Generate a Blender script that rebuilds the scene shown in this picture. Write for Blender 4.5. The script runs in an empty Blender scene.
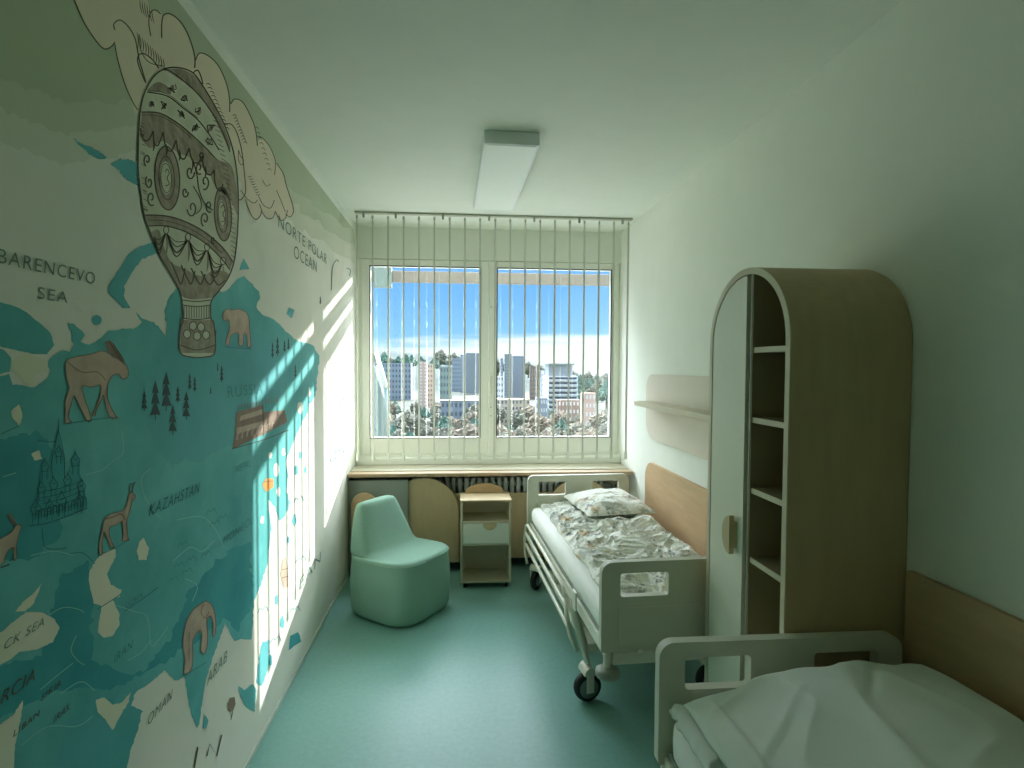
import bpy, bmesh, math, random
from mathutils import Vector, Matrix, noise
from mathutils.geometry import tessellate_polygon
random.seed(7)
SC = bpy.context.scene
COL = SC.collection

# ------------------------------------------------------------------ camera
F = 540.0
PX, PY = 500.0, 384.0                     # principal point (slightly off centre: the photo was cropped)
YAW = math.atan((PX-459.0)/F)
PITCH = math.atan((PY-367.0)/F*math.cos(YAW))
ROLL = 0.005
EYE = Vector((0, 0, 1.75))
_fw = Vector((math.sin(YAW)*math.cos(PITCH), math.cos(YAW)*math.cos(PITCH), -math.sin(PITCH)))
_r0 = Vector((math.cos(YAW), -math.sin(YAW), 0)); _u0 = _r0.cross(_fw)
_r = _r0*math.cos(ROLL)+_u0*math.sin(ROLL); _u = -_r0*math.sin(ROLL)+_u0*math.cos(ROLL)
cd = bpy.data.cameras.new('camera'); cam = bpy.data.objects.new('camera', cd); COL.objects.link(cam)
cd.sensor_fit = 'HORIZONTAL'; cd.sensor_width = 36; cd.lens = 36*F/1024
cd.shift_x = (512-PX)/1024; cd.shift_y = 0; cd.clip_start = 0.05; cd.clip_end = 5000
cam.matrix_world = Matrix(((_r.x, _u.x, -_fw.x, EYE.x), (_r.y, _u.y, -_fw.y, EYE.y), (_r.z, _u.z, -_fw.z, EYE.z), (0, 0, 0, 1)))
SC.camera = cam

def ray(x, y): return _fw+_r*((x-PX)/F)+_u*((PY-y)/F)
def at(x, y, ax, v):
    """point of the plane axis=v that the photo shows at pixel x, y"""
    d = ray(x, y); return EYE+d*((v-EYE[ax])/d[ax])

# ------------------------------------------------------------------ exposure, sun, sky
vs = SC.view_settings
vs.view_transform = 'Standard'; vs.look = 'None'; vs.gamma = 1; vs.use_curve_mapping = False
vs.exposure = 0.22
SC.cycles.max_bounces = 16; SC.cycles.diffuse_bounces = 12; SC.cycles.glossy_bounces = 4
SC.cycles.transparent_max_bounces = 16; SC.cycles.sample_clamp_indirect = 6
SC.cycles.caustics_reflective = False; SC.cycles.caustics_refractive = False

SUN_TRAVEL = Vector((-2.337, -2.67, -1.055)).normalized()
sd = bpy.data.lights.new('sun', 'SUN'); sd.energy = 10.0; sd.angle = math.radians(0.5); sd.color = (1.0, .98, .94)
sun = bpy.data.objects.new('sun', sd); COL.objects.link(sun)
sun.rotation_euler = SUN_TRAVEL.to_track_quat('-Z', 'Y').to_euler(); sun.location = (6, 12, 6)

def nt(n, t, **k):
    nd = n.nodes.new(t)
    for a, b in k.items():
        if a in nd.inputs: nd.inputs[a].default_value = b
        else: setattr(nd, a, b)
    return nd

def build_world():
    w = bpy.data.worlds.new('sky'); SC.world = w; w.use_nodes = True; n = w.node_tree; n.nodes.clear()
    L = n.links.new
    tc = nt(n, 'ShaderNodeTexCoord'); nrm = nt(n, 'ShaderNodeVectorMath', operation='NORMALIZE'); L(tc.outputs['Generated'], nrm.inputs[0])
    sep = nt(n, 'ShaderNodeSeparateXYZ'); L(nrm.outputs[0], sep.inputs[0])
    ramp = nt(n, 'ShaderNodeValToRGB'); L(sep.outputs['Z'], ramp.inputs[0])
    e = ramp.color_ramp.elements
    pts = [(0.0, (.95, 1.10, 1.10)), (.025, (.80, 1.10, 1.20)), (.055, (.36, .78, 1.24)), (.17, (.19, .56, 1.18)), (.30, (.40, .65, 1.1)), (1.0, (.30, .5, 1.0))]
    e[0].position, e[0].color = pts[0][0], (*pts[0][1], 1); e[1].position, e[1].color = pts[-1][0], (*pts[-1][1], 1)
    for p, c in pts[1:-1]:
        q = e.new(p); q.color = (*c, 1)
    # cloud bank low over the town
    mp = nt(n, 'ShaderNodeMapping'); mp.inputs['Scale'].default_value = (2.2, 2.2, 30); L(nrm.outputs[0], mp.inputs[0])
    nz = nt(n, 'ShaderNodeTexNoise', Scale=2.2, Detail=6.0, Roughness=.6); L(mp.outputs[0], nz.inputs['Vector'])
    band = nt(n, 'ShaderNodeMapRange'); L(sep.outputs['Z'], band.inputs[0])
    band.inputs[1].default_value = .085; band.inputs[2].default_value = .015; band.inputs[3].default_value = -.30; band.inputs[4].default_value = .42
    ad = nt(n, 'ShaderNodeMath', operation='ADD'); L(nz.outputs[0], ad.inputs[0]); L(band.outputs[0], ad.inputs[1])
    # more cloud to the right
    xr = nt(n, 'ShaderNodeMath', operation='MULTIPLY_ADD'); L(sep.outputs['X'], xr.inputs[0]); xr.inputs[1].default_value = .9; L(ad.outputs[0], xr.inputs[2])
    cr = nt(n, 'ShaderNodeMapRange', interpolation_type='SMOOTHSTEP'); L(xr.outputs[0], cr.inputs[0]); cr.inputs[1].default_value = .46; cr.inputs[2].default_value = .86
    top = nt(n, 'ShaderNodeMapRange', interpolation_type='SMOOTHSTEP'); L(sep.outputs['Z'], top.inputs[0]); top.inputs[1].default_value = .067; top.inputs[2].default_value = .055
    cm = nt(n, 'ShaderNodeMath', operation='MULTIPLY'); L(cr.outputs[0], cm.inputs[0]); L(top.outputs[0], cm.inputs[1])
    mx = nt(n, 'ShaderNodeMix', data_type='RGBA'); L(cm.outputs[0], mx.inputs['Factor']); L(ramp.outputs[0], mx.inputs['A']); mx.inputs['B'].default_value = (1.22, 1.34, 1.38, 1)
    # unseen upper sky boosted to light the room, and the glow round the sun
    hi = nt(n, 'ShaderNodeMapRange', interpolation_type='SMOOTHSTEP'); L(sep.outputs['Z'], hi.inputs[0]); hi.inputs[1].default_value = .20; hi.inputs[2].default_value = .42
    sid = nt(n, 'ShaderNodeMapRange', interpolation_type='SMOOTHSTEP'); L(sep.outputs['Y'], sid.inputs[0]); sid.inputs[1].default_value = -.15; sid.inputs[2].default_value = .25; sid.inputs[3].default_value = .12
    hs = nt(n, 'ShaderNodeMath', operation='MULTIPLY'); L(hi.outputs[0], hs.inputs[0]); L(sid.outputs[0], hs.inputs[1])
    a1 = nt(n, 'ShaderNodeMix', data_type='RGBA'); L(hs.outputs[0], a1.inputs['Factor']); L(mx.outputs['Result'], a1.inputs['A']); a1.inputs['B'].default_value = (*HIGH_SKY_FILL, 1)
    dt = nt(n, 'ShaderNodeVectorMath', operation='DOT_PRODUCT'); L(nrm.outputs[0], dt.inputs[0]); dt.inputs[1].default_value = -SUN_TRAVEL
    gl = nt(n, 'ShaderNodeMapRange', interpolation_type='SMOOTHSTEP'); L(dt.outputs['Value'], gl.inputs[0]); gl.inputs[1].default_value = .90; gl.inputs[2].default_value = 1.0; gl.inputs[3].default_value = 0; gl.inputs[4].default_value = SUN_GLOW
    gv = nt(n, 'ShaderNodeMix', data_type='RGBA', blend_type='ADD'); gv.inputs['Factor'].default_value = 1
    gc = nt(n, 'ShaderNodeVectorMath', operation='SCALE'); gc.inputs[0].default_value = (1, .97, .9); L(gl.outputs[0], gc.inputs['Scale'])
    L(a1.outputs['Result'], gv.inputs['A']); L(gc.outputs[0], gv.inputs['B'])
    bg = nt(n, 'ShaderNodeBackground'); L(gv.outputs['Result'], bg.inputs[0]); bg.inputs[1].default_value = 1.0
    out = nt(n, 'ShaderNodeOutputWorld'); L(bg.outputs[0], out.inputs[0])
    w.cycles.sampling_method = 'MANUAL'; w.cycles.sample_map_resolution = 1024
HIGH_SKY_FILL = (15.0, 16.2, 18.4)
SUN_GLOW = 8.0
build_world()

# window portal: only guides the sampling of daylight through the window
pl = bpy.data.lights.new('window_portal', 'AREA'); pl.shape = 'RECTANGLE'; pl.size = 2.5; pl.size_y = 1.75; pl.cycles.is_portal = True
po = bpy.data.objects.new('window_portal', pl); COL.objects.link(po); po.location = (.3, 5.12, 1.9); po.rotation_euler = (math.radians(-90), 0, 0)

# ------------------------------------------------------------------ materials
def srgb(c):
    return tuple(((v/255)/12.92 if v/255 <= .04045 else ((v/255+.055)/1.055)**2.4) for v in c)
def mat(name, c, rough=.6, metal=0.0, var=0.0, vscale=6.0, bump=0.0, bscale=60.0, spec=.4, stretch=None, c2=None):
    m = bpy.data.materials.new(name); m.use_nodes = True; n = m.node_tree; b = n.nodes['Principled BSDF']
    b.inputs['Roughness'].default_value = rough; b.inputs['Metallic'].default_value = metal; b.inputs['Specular IOR Level'].default_value = spec
    col = (*srgb(c), 1); b.inputs['Base Color'].default_value = col
    tc = nt(n, 'ShaderNodeTexCoord')
    if var or c2:
        mp = nt(n, 'ShaderNodeMapping'); mp.inputs['Scale'].default_value = stretch or (1, 1, 1); n.links.new(tc.outputs['Object'], mp.inputs[0])
        nz = nt(n, 'ShaderNodeTexNoise', Scale=vscale, Detail=6.0, Roughness=.6); n.links.new(mp.outputs[0], nz.inputs['Vector'])
        mx = nt(n, 'ShaderNodeMix', data_type='RGBA')
        k = 1-var
        a = c2 and (*srgb(c2), 1) or tuple([v*k for v in col[:3]]+[1]); bb = col if c2 else tuple([min(1, v*(1+var*.6)) for v in col[:3]]+[1])
        mx.inputs['A'].default_value = a; mx.inputs['B'].default_value = bb
        mr = nt(n, 'ShaderNodeMapRange'); n.links.new(nz.outputs[0], mr.inputs[0]); mr.inputs[1].default_value = .32; mr.inputs[2].default_value = .68
        n.links.new(mr.outputs[0], mx.inputs['Factor']); n.links.new(mx.outputs['Result'], b.inputs['Base Color'])
    if bump:
        nb = nt(n, 'ShaderNodeTexNoise', Scale=bscale, Detail=4.0); n.links.new(tc.outputs['Object'], nb.inputs['Vector'])
        bp = nt(n, 'ShaderNodeBump', Strength=bump, Distance=.004); n.links.new(nb.outputs[0], bp.inputs['Height']); n.links.new(bp.outputs[0], b.inputs['Normal'])
    return m

WALLC = (230, 234, 223)
M = dict(
    wall=mat('painted_wall', WALLC, .8, var=.02, bump=.15, bscale=90),
    ceil=mat('ceiling_paint', (222, 228, 216), .9, var=.02),
    floor=mat('vinyl_floor', (126, 174, 165), .38, var=.07, vscale=40, bump=.05, bscale=25, spec=.35),
    skirt=mat('floor_skirting', (190, 200, 184), .5),
    frame=mat('window_frame_plastic', (238, 240, 230), .4, var=.02),
    sill=mat('beech_board', (176, 154, 122), .5, var=.10, vscale=8, stretch=(1, 6, 6)),
    sillmetal=mat('sill_coating', (160, 156, 130), .5),
    wood=mat('beige_laminate', (198, 178, 140), .55, var=.07, vscale=7, stretch=(4, 4, .8)),
    woodwarm=mat('warm_beech', (196, 166, 128), .55, var=.08, vscale=6, stretch=(5, .8, 5)),
    shellwood=mat('wardrobe_shell', (182, 160, 122), .6, var=.06, vscale=6, stretch=(4, 4, .8)),
    edge=mat('beige_edge', (205, 196, 170), .5, var=.02),
    door=mat('cream_door', (228, 228, 210), .45, var=.02),
    inside=mat('wardrobe_inside', (150, 140, 108), .6, var=.05),
    shelfw=mat('pale_shelf', (216, 208, 192), .6, var=.02),
    white=mat('white_plastic', (222, 224, 210), .4, var=.02),
    bed=mat('bed_plastic', (206, 206, 188), .42, var=.03),
    bedm=mat('bed_metal', (222, 222, 206), .35, var=.02),
    grey=mat('grey_plastic', (150, 158, 145), .5, var=.05),
    rubber=mat('black_rubber', (20, 30, 30), .6, var=.1),
    hub=mat('wheel_hub', (110, 125, 118), .45, var=.05),
    chrome=mat('brushed_steel', (170, 180, 175), .25, metal=1, var=.03),
    fabric=mat('sea_green_fabric', (136, 172, 155), .85, var=.05, vscale=90, bump=.35, bscale=350, spec=.15),
    sheet=mat('white_cotton', (240, 242, 236), .85, var=.03, bump=.2, bscale=200, spec=.15),
    duvet2=mat('pale_duvet_cotton', (228, 234, 226), .85, var=.03, bump=.2, bscale=300, spec=.15),
    slat=mat('blind_slat', (196, 200, 182), .6, var=.03),
    rail=mat('blind_rail', (176, 178, 160), .5, var=.03),
    dark=mat('dark_gap', (40, 42, 36), .8, var=.1),
    rad=mat('radiator_enamel', (196, 205, 198), .4, var=.03),
    lamp=mat('lamp_diffuser', (228, 236, 226), .5, var=.01),
    lampb=mat('lamp_body', (226, 232, 230), .5, var=.02),
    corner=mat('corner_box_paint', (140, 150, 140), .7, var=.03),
    louvre=mat('louvre_slat', (128, 118, 104), .6, var=.04),
)

GLASS_R = .14
def glass_mat():
    m = bpy.data.materials.new('window_glass'); m.use_nodes = True; n = m.node_tree; n.nodes.clear()
    tr = nt(n, 'ShaderNodeBsdfTransparent'); tr.inputs[0].default_value = (.97, .99, .98, 1)
    gl = nt(n, 'ShaderNodeBsdfGlossy'); gl.inputs['Roughness'].default_value = 0.0
    lw = nt(n, 'ShaderNodeLayerWeight', Blend=.5); pw = nt(n, 'ShaderNodeMath', operation='POWER'); pw.inputs[1].default_value = 4.0; n.links.new(lw.outputs['Facing'], pw.inputs[0])
    fr = nt(n, 'ShaderNodeMapRange'); n.links.new(pw.outputs[0], fr.inputs[0]); fr.inputs[3].default_value = GLASS_R; fr.inputs[4].default_value = 1.0
    mx = nt(n, 'ShaderNodeMixShader'); out = nt(n, 'ShaderNodeOutputMaterial')
    n.links.new(fr.outputs[0], mx.inputs[0]); n.links.new(tr.outputs[0], mx.inputs[1]); n.links.new(gl.outputs[0], mx.inputs[2]); n.links.new(mx.outputs[0], out.inputs[0])
    return m
M['glass'] = glass_mat()

def slat_mat():
    m = mat('blind_slat_fabric', (205, 206, 196), .7, var=.02); n = m.node_tree; b = n.nodes['Principled BSDF']; out = n.nodes['Material Output']
    t = nt(n, 'ShaderNodeBsdfTranslucent'); t.inputs[0].default_value = (.8, .8, .72, 1); mx = nt(n, 'ShaderNodeMixShader'); mx.inputs[0].default_value = .10
    n.links.new(b.outputs[0], mx.inputs[1]); n.links.new(t.outputs[0], mx.inputs[2]); n.links.new(mx.outputs[0], out.inputs['Surface'])
    return m
M['slat'] = slat_mat()

def print_mat():
    """white cotton with a scattered grey and ochre animal print"""
    m = mat('printed_cotton', (226, 228, 218), .85, bump=.2, bscale=200, spec=.15); n = m.node_tree; b = n.nodes['Principled BSDF']
    tc = nt(n, 'ShaderNodeTexCoord'); base = None
    prev = (*srgb((228, 230, 220)), 1)
    last = None
    for i, (sc, lo, c, off) in enumerate([(5, .56, (176, 180, 172), 0), (8, .62, (205, 175, 130), 5), (15, .60, (115, 122, 122), 11)]):
        mp = nt(n, 'ShaderNodeMapping'); mp.inputs['Location'].default_value = (off, off*2, 0); n.links.new(tc.outputs['Object'], mp.inputs[0])
        nz = nt(n, 'ShaderNodeTexNoise', Scale=float(sc), Detail=5.0, Roughness=.7); n.links.new(mp.outputs[0], nz.inputs['Vector'])
        mr = nt(n, 'ShaderNodeMapRange', interpolation_type='SMOOTHSTEP'); n.links.new(nz.outputs[0], mr.inputs[0]); mr.inputs[1].default_value = lo-.03; mr.inputs[2].default_value = lo+.02; mr.inputs[4].default_value = .75
        mx = nt(n, 'ShaderNodeMix', data_type='RGBA'); n.links.new(mr.outputs[0], mx.inputs['Factor']); mx.inputs['B'].default_value = (*srgb(c), 1)
        if last is None: mx.inputs['A'].default_value = prev
        else: n.links.new(last, mx.inputs['A'])
        last = mx.outputs['Result']
    n.links.new(last, b.inputs['Base Color'])
    return m
M['print'] = print_mat()

# ------------------------------------------------------------------ helpers
class MB:
    """collects shapes and links them as ONE mesh object"""
    def __init__(s): s.v = []; s.f = []; s.mi = []; s.sm = []
    def add(s, vs_, fs, mi=0, sm=False, T=None):
        o = len(s.v); s.v += [tuple(T @ Vector(v)) if T else tuple(v) for v in vs_]
        for f in fs: s.f.append([o+i for i in f]); s.mi.append(mi); s.sm.append(sm)
        return s
    def box(s, a, b, mi=0, T=None):
        x0, y0, z0 = a; x1, y1, z1 = b
        return s.add([(x0, y0, z0), (x1, y0, z0), (x1, y1, z0), (x0, y1, z0), (x0, y0, z1), (x1, y0, z1), (x1, y1, z1), (x0, y1, z1)],
                     [(0, 3, 2, 1), (4, 5, 6, 7), (0, 1, 5, 4), (1, 2, 6, 5), (2, 3, 7, 6), (3, 0, 4, 7)], mi, T=T)
    def tube(s, pts, r, n=10, mi=0, closed=False, rr=None):
        pts = [Vector(p) for p in pts]; rings = []; up = None; N = len(pts)
        for i, p in enumerate(pts):
            a = pts[(i-1) % N] if (i or closed) else p; b = pts[(i+1) % N] if (i < N-1 or closed) else p
            d = (b-a).normalized()
            if up is None: up = Vector((0, 0, 1)) if abs(d.z) < .9 else Vector((1, 0, 0))
            x = d.cross(up).normalized(); up = x.cross(d).normalized(); q = rr[i] if rr else r
            rings.append([p+(x*math.cos(t)+up*math.sin(t))*q for t in [2*math.pi*k/n for k in range(n)]])
        vs_ = [v for rg in rings for v in rg]; fs = []
        for i in range(N if closed else N-1):
            j = (i+1) % N
            for k in range(n): fs.append((i*n+k, i*n+(k+1) % n, j*n+(k+1) % n, j*n+k))
        if not closed: fs += [tuple(range(n))[::-1], tuple((N-1)*n+k for k in range(n))]
        return s.add(vs_, fs, mi, True)
    def loft(s, rings, mi=0, cap=True, sm=True, T=None):
        n = len(rings[0]); vs_ = [v for r in rings for v in r]; fs = []
        for i in range(len(rings)-1):
            for k in range(n): fs.append((i*n+k, i*n+(k+1) % n, (i+1)*n+(k+1) % n, (i+1)*n+k))
        if cap: fs += [tuple(range(n))[::-1], tuple((len(rings)-1)*n+k for k in range(n))]
        return s.add(vs_, fs, mi, sm, T)
    def lathe(s, prof, c, ax, n=24, mi=0):
        c = Vector(c); ax = Vector(ax).normalized(); u = ax.orthogonal().normalized(); w = ax.cross(u)
        rings = [[c+ax*h+(u*math.cos(2*math.pi*k/n)+w*math.sin(2*math.pi*k/n))*max(r, 1e-4) for k in range(n)] for r, h in prof]
        return s.loft(rings, mi)
    def prism(s, outer, holes, M4, t, mi=0):
        """2-D outline (x,y) with holes extruded by t along local z of matrix M4"""
        loops = [outer]+list(holes)
        tri = tessellate_polygon([[Vector((p[0], p[1], 0)) for p in l] for l in loops])
        pts = [p for l in loops for p in l]; N = len(pts)
        vs_ = [M4 @ Vector((p[0], p[1], 0)) for p in pts]+[M4 @ Vector((p[0], p[1], t)) for p in pts]
        fs = [tuple(q)[::-1] for q in tri]+[tuple(i+N for i in q) for q in tri]; o = 0
        for l in loops:
            for k in range(len(l)):
                a, b = o+k, o+(k+1) % len(l); fs.append((a, b, b+N, a+N))
            o += len(l)
        return s.add(vs_, fs, mi)
    def grid(s, fn, nu, nv, mi=0):
        vs_ = [fn(i/nu, j/nv) for j in range(nv+1) for i in range(nu+1)]
        return s.add(vs_, [(j*(nu+1)+i, j*(nu+1)+i+1, (j+1)*(nu+1)+i+1, (j+1)*(nu+1)+i) for j in range(nv) for i in range(nu)], mi, True)
    def build(s, name, mats, parent=None, bevel=0, seg=2, subsurf=0, fix=True, loc=None):
        me = bpy.data.meshes.new(name); me.from_pydata(s.v, [], s.f)
        if not isinstance(mats, (list, tuple)): mats = [mats]
        for m in mats: me.materials.append(m)
        me.polygons.foreach_set('material_index', s.mi); me.polygons.foreach_set('use_smooth', s.sm)
        if fix:
            bm = bmesh.new(); bm.from_mesh(me); bmesh.ops.recalc_face_normals(bm, faces=bm.faces); bm.to_mesh(me); bm.free()
        o = bpy.data.objects.new(name, me); COL.objects.link(o)
        if parent: o.parent = parent
        if bevel:
            b = o.modifiers.new('bevel', 'BEVEL'); b.width = bevel; b.segments = seg; b.limit_method = 'ANGLE'; b.angle_limit = math.radians(40)
        if subsurf:
            q = o.modifiers.new('sub', 'SUBSURF'); q.levels = subsurf; q.render_levels = subsurf
        if loc: o.location = loc
        return o
def tag(o, label=None, cat=None, group=None, kind=None):
    for k, v in (('label', label), ('category', cat), ('group', group), ('kind', kind)):
        if v: o[k] = v
    return o
def thing(name, label, cat, loc=(0, 0, 0), rz=0, group=None):
    o = bpy.data.objects.new(name, None); COL.objects.link(o); o.location = loc; o.rotation_euler = (0, 0, rz); o.empty_display_size = .1
    return tag(o, label, cat, group)
def copy_tree(o, parent=None):
    c = o.copy(); COL.objects.link(c)
    if parent: c.parent = parent
    for ch in list(o.children): copy_tree(ch, c)
    return c
def struct(o): o['kind'] = 'structure'; return o
def rrect(x0, y0, x1, y1, r, n=6):
    if not isinstance(r, (tuple, list)): r = (r,)*4        # bl, br, tr, tl
    out = []
    for (cx, cy, a0, q) in ((x0+r[0], y0+r[0], 180, r[0]), (x1-r[1], y0+r[1], 270, r[1]), (x1-r[2], y1-r[2], 0, r[2]), (x0+r[3], y1-r[3], 90, r[3])):
        m = n if q > 1e-5 else 0
        for k in range(m+1):
            t = math.radians(a0+90*(k/m if m else 0)); out.append((cx+q*math.cos(t), cy+q*math.sin(t)))
    return out
def basis(o, x, y, z):
    return Matrix(((x[0], y[0], z[0], o[0]), (x[1], y[1], z[1], o[1]), (x[2], y[2], z[2], o[2]), (0, 0, 0, 1)))

# ------------------------------------------------------------------ room shell
XL, XR, YW, YB, H = -.92, 1.50, 4.95, -1.6, 3.0
YS = 4.50                                   # front of the sill
struct(MB().box((XL-.2, YB-.2, -.2), (XR+.2, YW+.3, 0)).build('floor', M['floor']))
struct(MB().box((XL-.2, YB-.2, H), (XR+.2, YW+.3, H+.2)).build('ceiling', M['ceil']))
struct(MB().box((XL-.2, YB-.2, 0), (XL, YW+.3, H)).build('wall_left', M['wall']))
struct(MB().box((XR, YB-.2, 0), (XR+.2, YW+.3, H)).build('wall_right', M['wall']))
struct(MB().box((XL, YB-.2, 0), (XR, YB, H)).build('wall_back', M['wall']))
WX0, WX1, WZ0, WZ1 = XL+.01, XR-.01, .96, 2.72       # window opening
wf = MB()
wf.box((XL, YW, 0), (XR, YW+.28, WZ0-.05)); wf.box((XL, YW, WZ1), (XR, YW+.28, H))
struct(wf.build('wall_front', M['wall']))
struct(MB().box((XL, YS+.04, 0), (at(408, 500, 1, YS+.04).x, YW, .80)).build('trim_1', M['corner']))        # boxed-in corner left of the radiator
struct(MB().box((XL, 0-1.6, 0), (XL+.008, YS+.04, .03)).build('baseboard_left', M['skirt'], bevel=.004))

# window
wn = MB()
FY0, FY1 = YW+.02, YW+.10
def ring(mb, x0, z0, x1, z1, w, y0, y1, mi=0):
    mb.box((x0, y0, z0), (x0+w, y1, z1), mi); mb.box((x1-w, y0, z0), (x1, y1, z1), mi)
    mb.box((x0+w, y0, z0), (x1-w, y1, z0+w), mi); mb.box((x0+w, y0, z1-w), (x1-w, y1, z1), mi)
ring(wn, WX0, WZ0-.05, WX1, WZ1, .05, FY0, FY1)
window = struct(wn.build('window_1', M['frame'], bevel=.006))
gl = [(at(370, 350, 1, YW).x, at(480.5, 350, 1, YW).x), (at(497, 350, 1, YW).x, at(611, 350, 1, YW).x)]
GZ0, GZ1 = 1.10, 2.655
mid = (gl[0][1]+gl[1][0])/2
for k, (a, b) in enumerate(gl):
    x0 = WX0+.03 if k == 0 else mid+.002; x1 = mid-.002 if k == 0 else WX1-.03
    s = MB()
    s.box((x0, FY0-.012, GZ0-.148), (a, FY1-.01, GZ1+.06)); s.box((b, FY0-.012, GZ0-.148), (x1, FY1-.01, GZ1+.06))
    s.box((a, FY0-.012, GZ0-.148), (b, FY1-.01, GZ0)); s.box((a, FY0-.012, GZ1), (b, FY1-.01, GZ1+.06))
    so = s.build('sash', M['frame'], window, bevel=.008)
    ring(g := MB(), a-.004, GZ0-.004, b+.004, GZ1+.004, .008, FY0-.014, FY0-.008)
    g.build('gasket', M['dark'], so)
    MB().box((a-.01, FY0+.03, GZ0-.01), (b+.01, FY0+.034, GZ1+.01)).build('pane', M['glass'], so)
hd = MB().box((mid+.015, FY0-.05, 1.50), (mid+.035, FY0-.035, 1.64)).box((mid+.01, FY0-.04, 1.60), (mid+.04, FY0-.012, 1.67))
hd.build('window_handle', M['white'], window, bevel=.004)
hg = MB()
for z in (1.30, 1.38, 2.3): hg.lathe([(.006, 0), (.006, .004)], (mid+.022, FY0-.016, z), (0, 1, 0), 8)
hg.build('screw_cap', M['grey'], window)
# low ledge of the frame and the sill
struct(MB().box((XL, YW-.06, .86), (XR, YW+.03, .93)).build('trim_2', M['frame'], bevel=.01))
sill = MB().box((XL+.002, YS, .832), (XR-.01, YW-.02, .862))
tag(sill.build('window_sill', M['sill'], bevel=.006), 'long beech window sill board running above the radiator', 'window sill')
sm_ = MB().box((XL+.01, YS+.10, .863), (XR-.02, YW-.06, .868))
tag(sm_.build('sill_mat', M['sillmetal']), 'pale greyish cover strip lying on the back of the beech sill', 'sill cover')

# louvred sunshade outside
lv = thing('sunshade_louvre', 'beige horizontal louvre slats of sunshade outside above the window', 'sunshade', (0, 6.22, 2.6))
LB = 2.70
for k, z in enumerate((LB, LB+.20)):
    MB().box((-2.2, -.03, z-2.6), (2.9, .01, z-2.6+.13)).build('slat', M['louvre'], lv, bevel=.01)
MB().box((-2.2, -.03, LB+.40-2.6), (2.9, .02, LB+.62-2.6)).build('fascia_board', M['louvre'], lv, bevel=.01)
for x in (-1.9, .34, 2.7):
    MB().box((x-.02, .0, -.02), (x+.02, .04, .66)).build('bracket', M['grey'], lv)
    MB().box((x-.02, -.968, .54), (x+.02, .02, .60)).build('bracket_arm', M['grey'], lv)
pa = at(374, 280, 1, 6.15).x; pb = at(392, 280, 1, 6.15).x
MB().box((pa, -.10, .03), (pb, -.035, .26)).build('gear_box', M['hub'], lv, bevel=.01)

# radiator under the sill
rx0, rx1 = at(411, 480, 1, 4.75).x, 1.32
rad = thing('radiator', 'white ribbed column radiator below the window sill', 'radiator', (rx0, 4.75, .12))
nfin = int((rx1-rx0)/.057)
fin0 = None
for k in range(nfin):
    if fin0 is None:
        m = MB(); ring(m, -.016, 0, .016, .66, .010, -.045, .045); m.box((-.017, -.05, 0), (.017, -.03, .66)); m.box((-.017, .03, 0), (.017, .05, .66))
        fin0 = m.build('fin', M['rad'], rad, bevel=.008); fo = fin0
    else:
        fo = fin0.copy(); COL.objects.link(fo)
    fo.location = (.03+k*.057, 0, 0)
MB().box((0, -.012, .03), (rx1-rx0-.03, .012, .07)).box((0, -.012, .58), (rx1-rx0-.03, .012, .62)).build('header_pipe', M['rad'], rad)
MB().tube([(rx1-rx0-.02, 0, .6), (rx1-rx0+.05, 0, .6), (rx1-rx0+.07, 0, .58), (rx1-rx0+.07, 0, .45)], .014).build('valve_pipe', M['grey'], rad)

# arch shaped wooden panels in front of the radiator
def arch(cx, r, z0, ztop, n=20):
    pts = [(cx-r, z0), (cx+r, z0)]
    return pts+[(cx+r*math.cos(math.pi*k/n), ztop-r+r*math.sin(math.pi*k/n)) for k in range(n+1)]
def arch_panel(px0, px1, pyt, pyb, Y, label, t=.02, m='wood'):
    a = at(px0, 500, 1, Y); b = at(px1, 500, 1, Y); zt = at((px0+px1)/2, pyt, 1, Y).z; zb = at((px0+px1)/2, pyb, 1, Y).z
    T = basis((0, Y, 0), (1, 0, 0), (0, 0, 1), (0, 1, 0))
    o = MB().prism(arch((a.x+b.x)/2, (b.x-a.x)/2, zb, zt), [], T, t).build('arched_panel', M[m], bevel=.003)
    return tag(o, label, 'panel')
arch_panel(388, 459, 478, 563, 4.57, 'large round-topped wooden panel between the green chair and bedside cabinet')
arch_panel(545, 615, 479, 563, 4.57, 'round-topped wooden panel behind the headboard of the far bed')
arch_panel(351, 377, 493, 570, 4.44, 'small narrow round-topped wooden panel behind the back of green chair', .018, 'woodwarm')
lowp = MB().box((at(409, 500, 1, 4.6).x, 4.60, .10), (XR-.05, 4.62, at(515, 493, 1, 4.6).z))
tag(lowp.build('radiator_cover', M['wood'], bevel=.002), 'low flat wooden cover board hiding the lower half of the radiator', 'panel')

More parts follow.
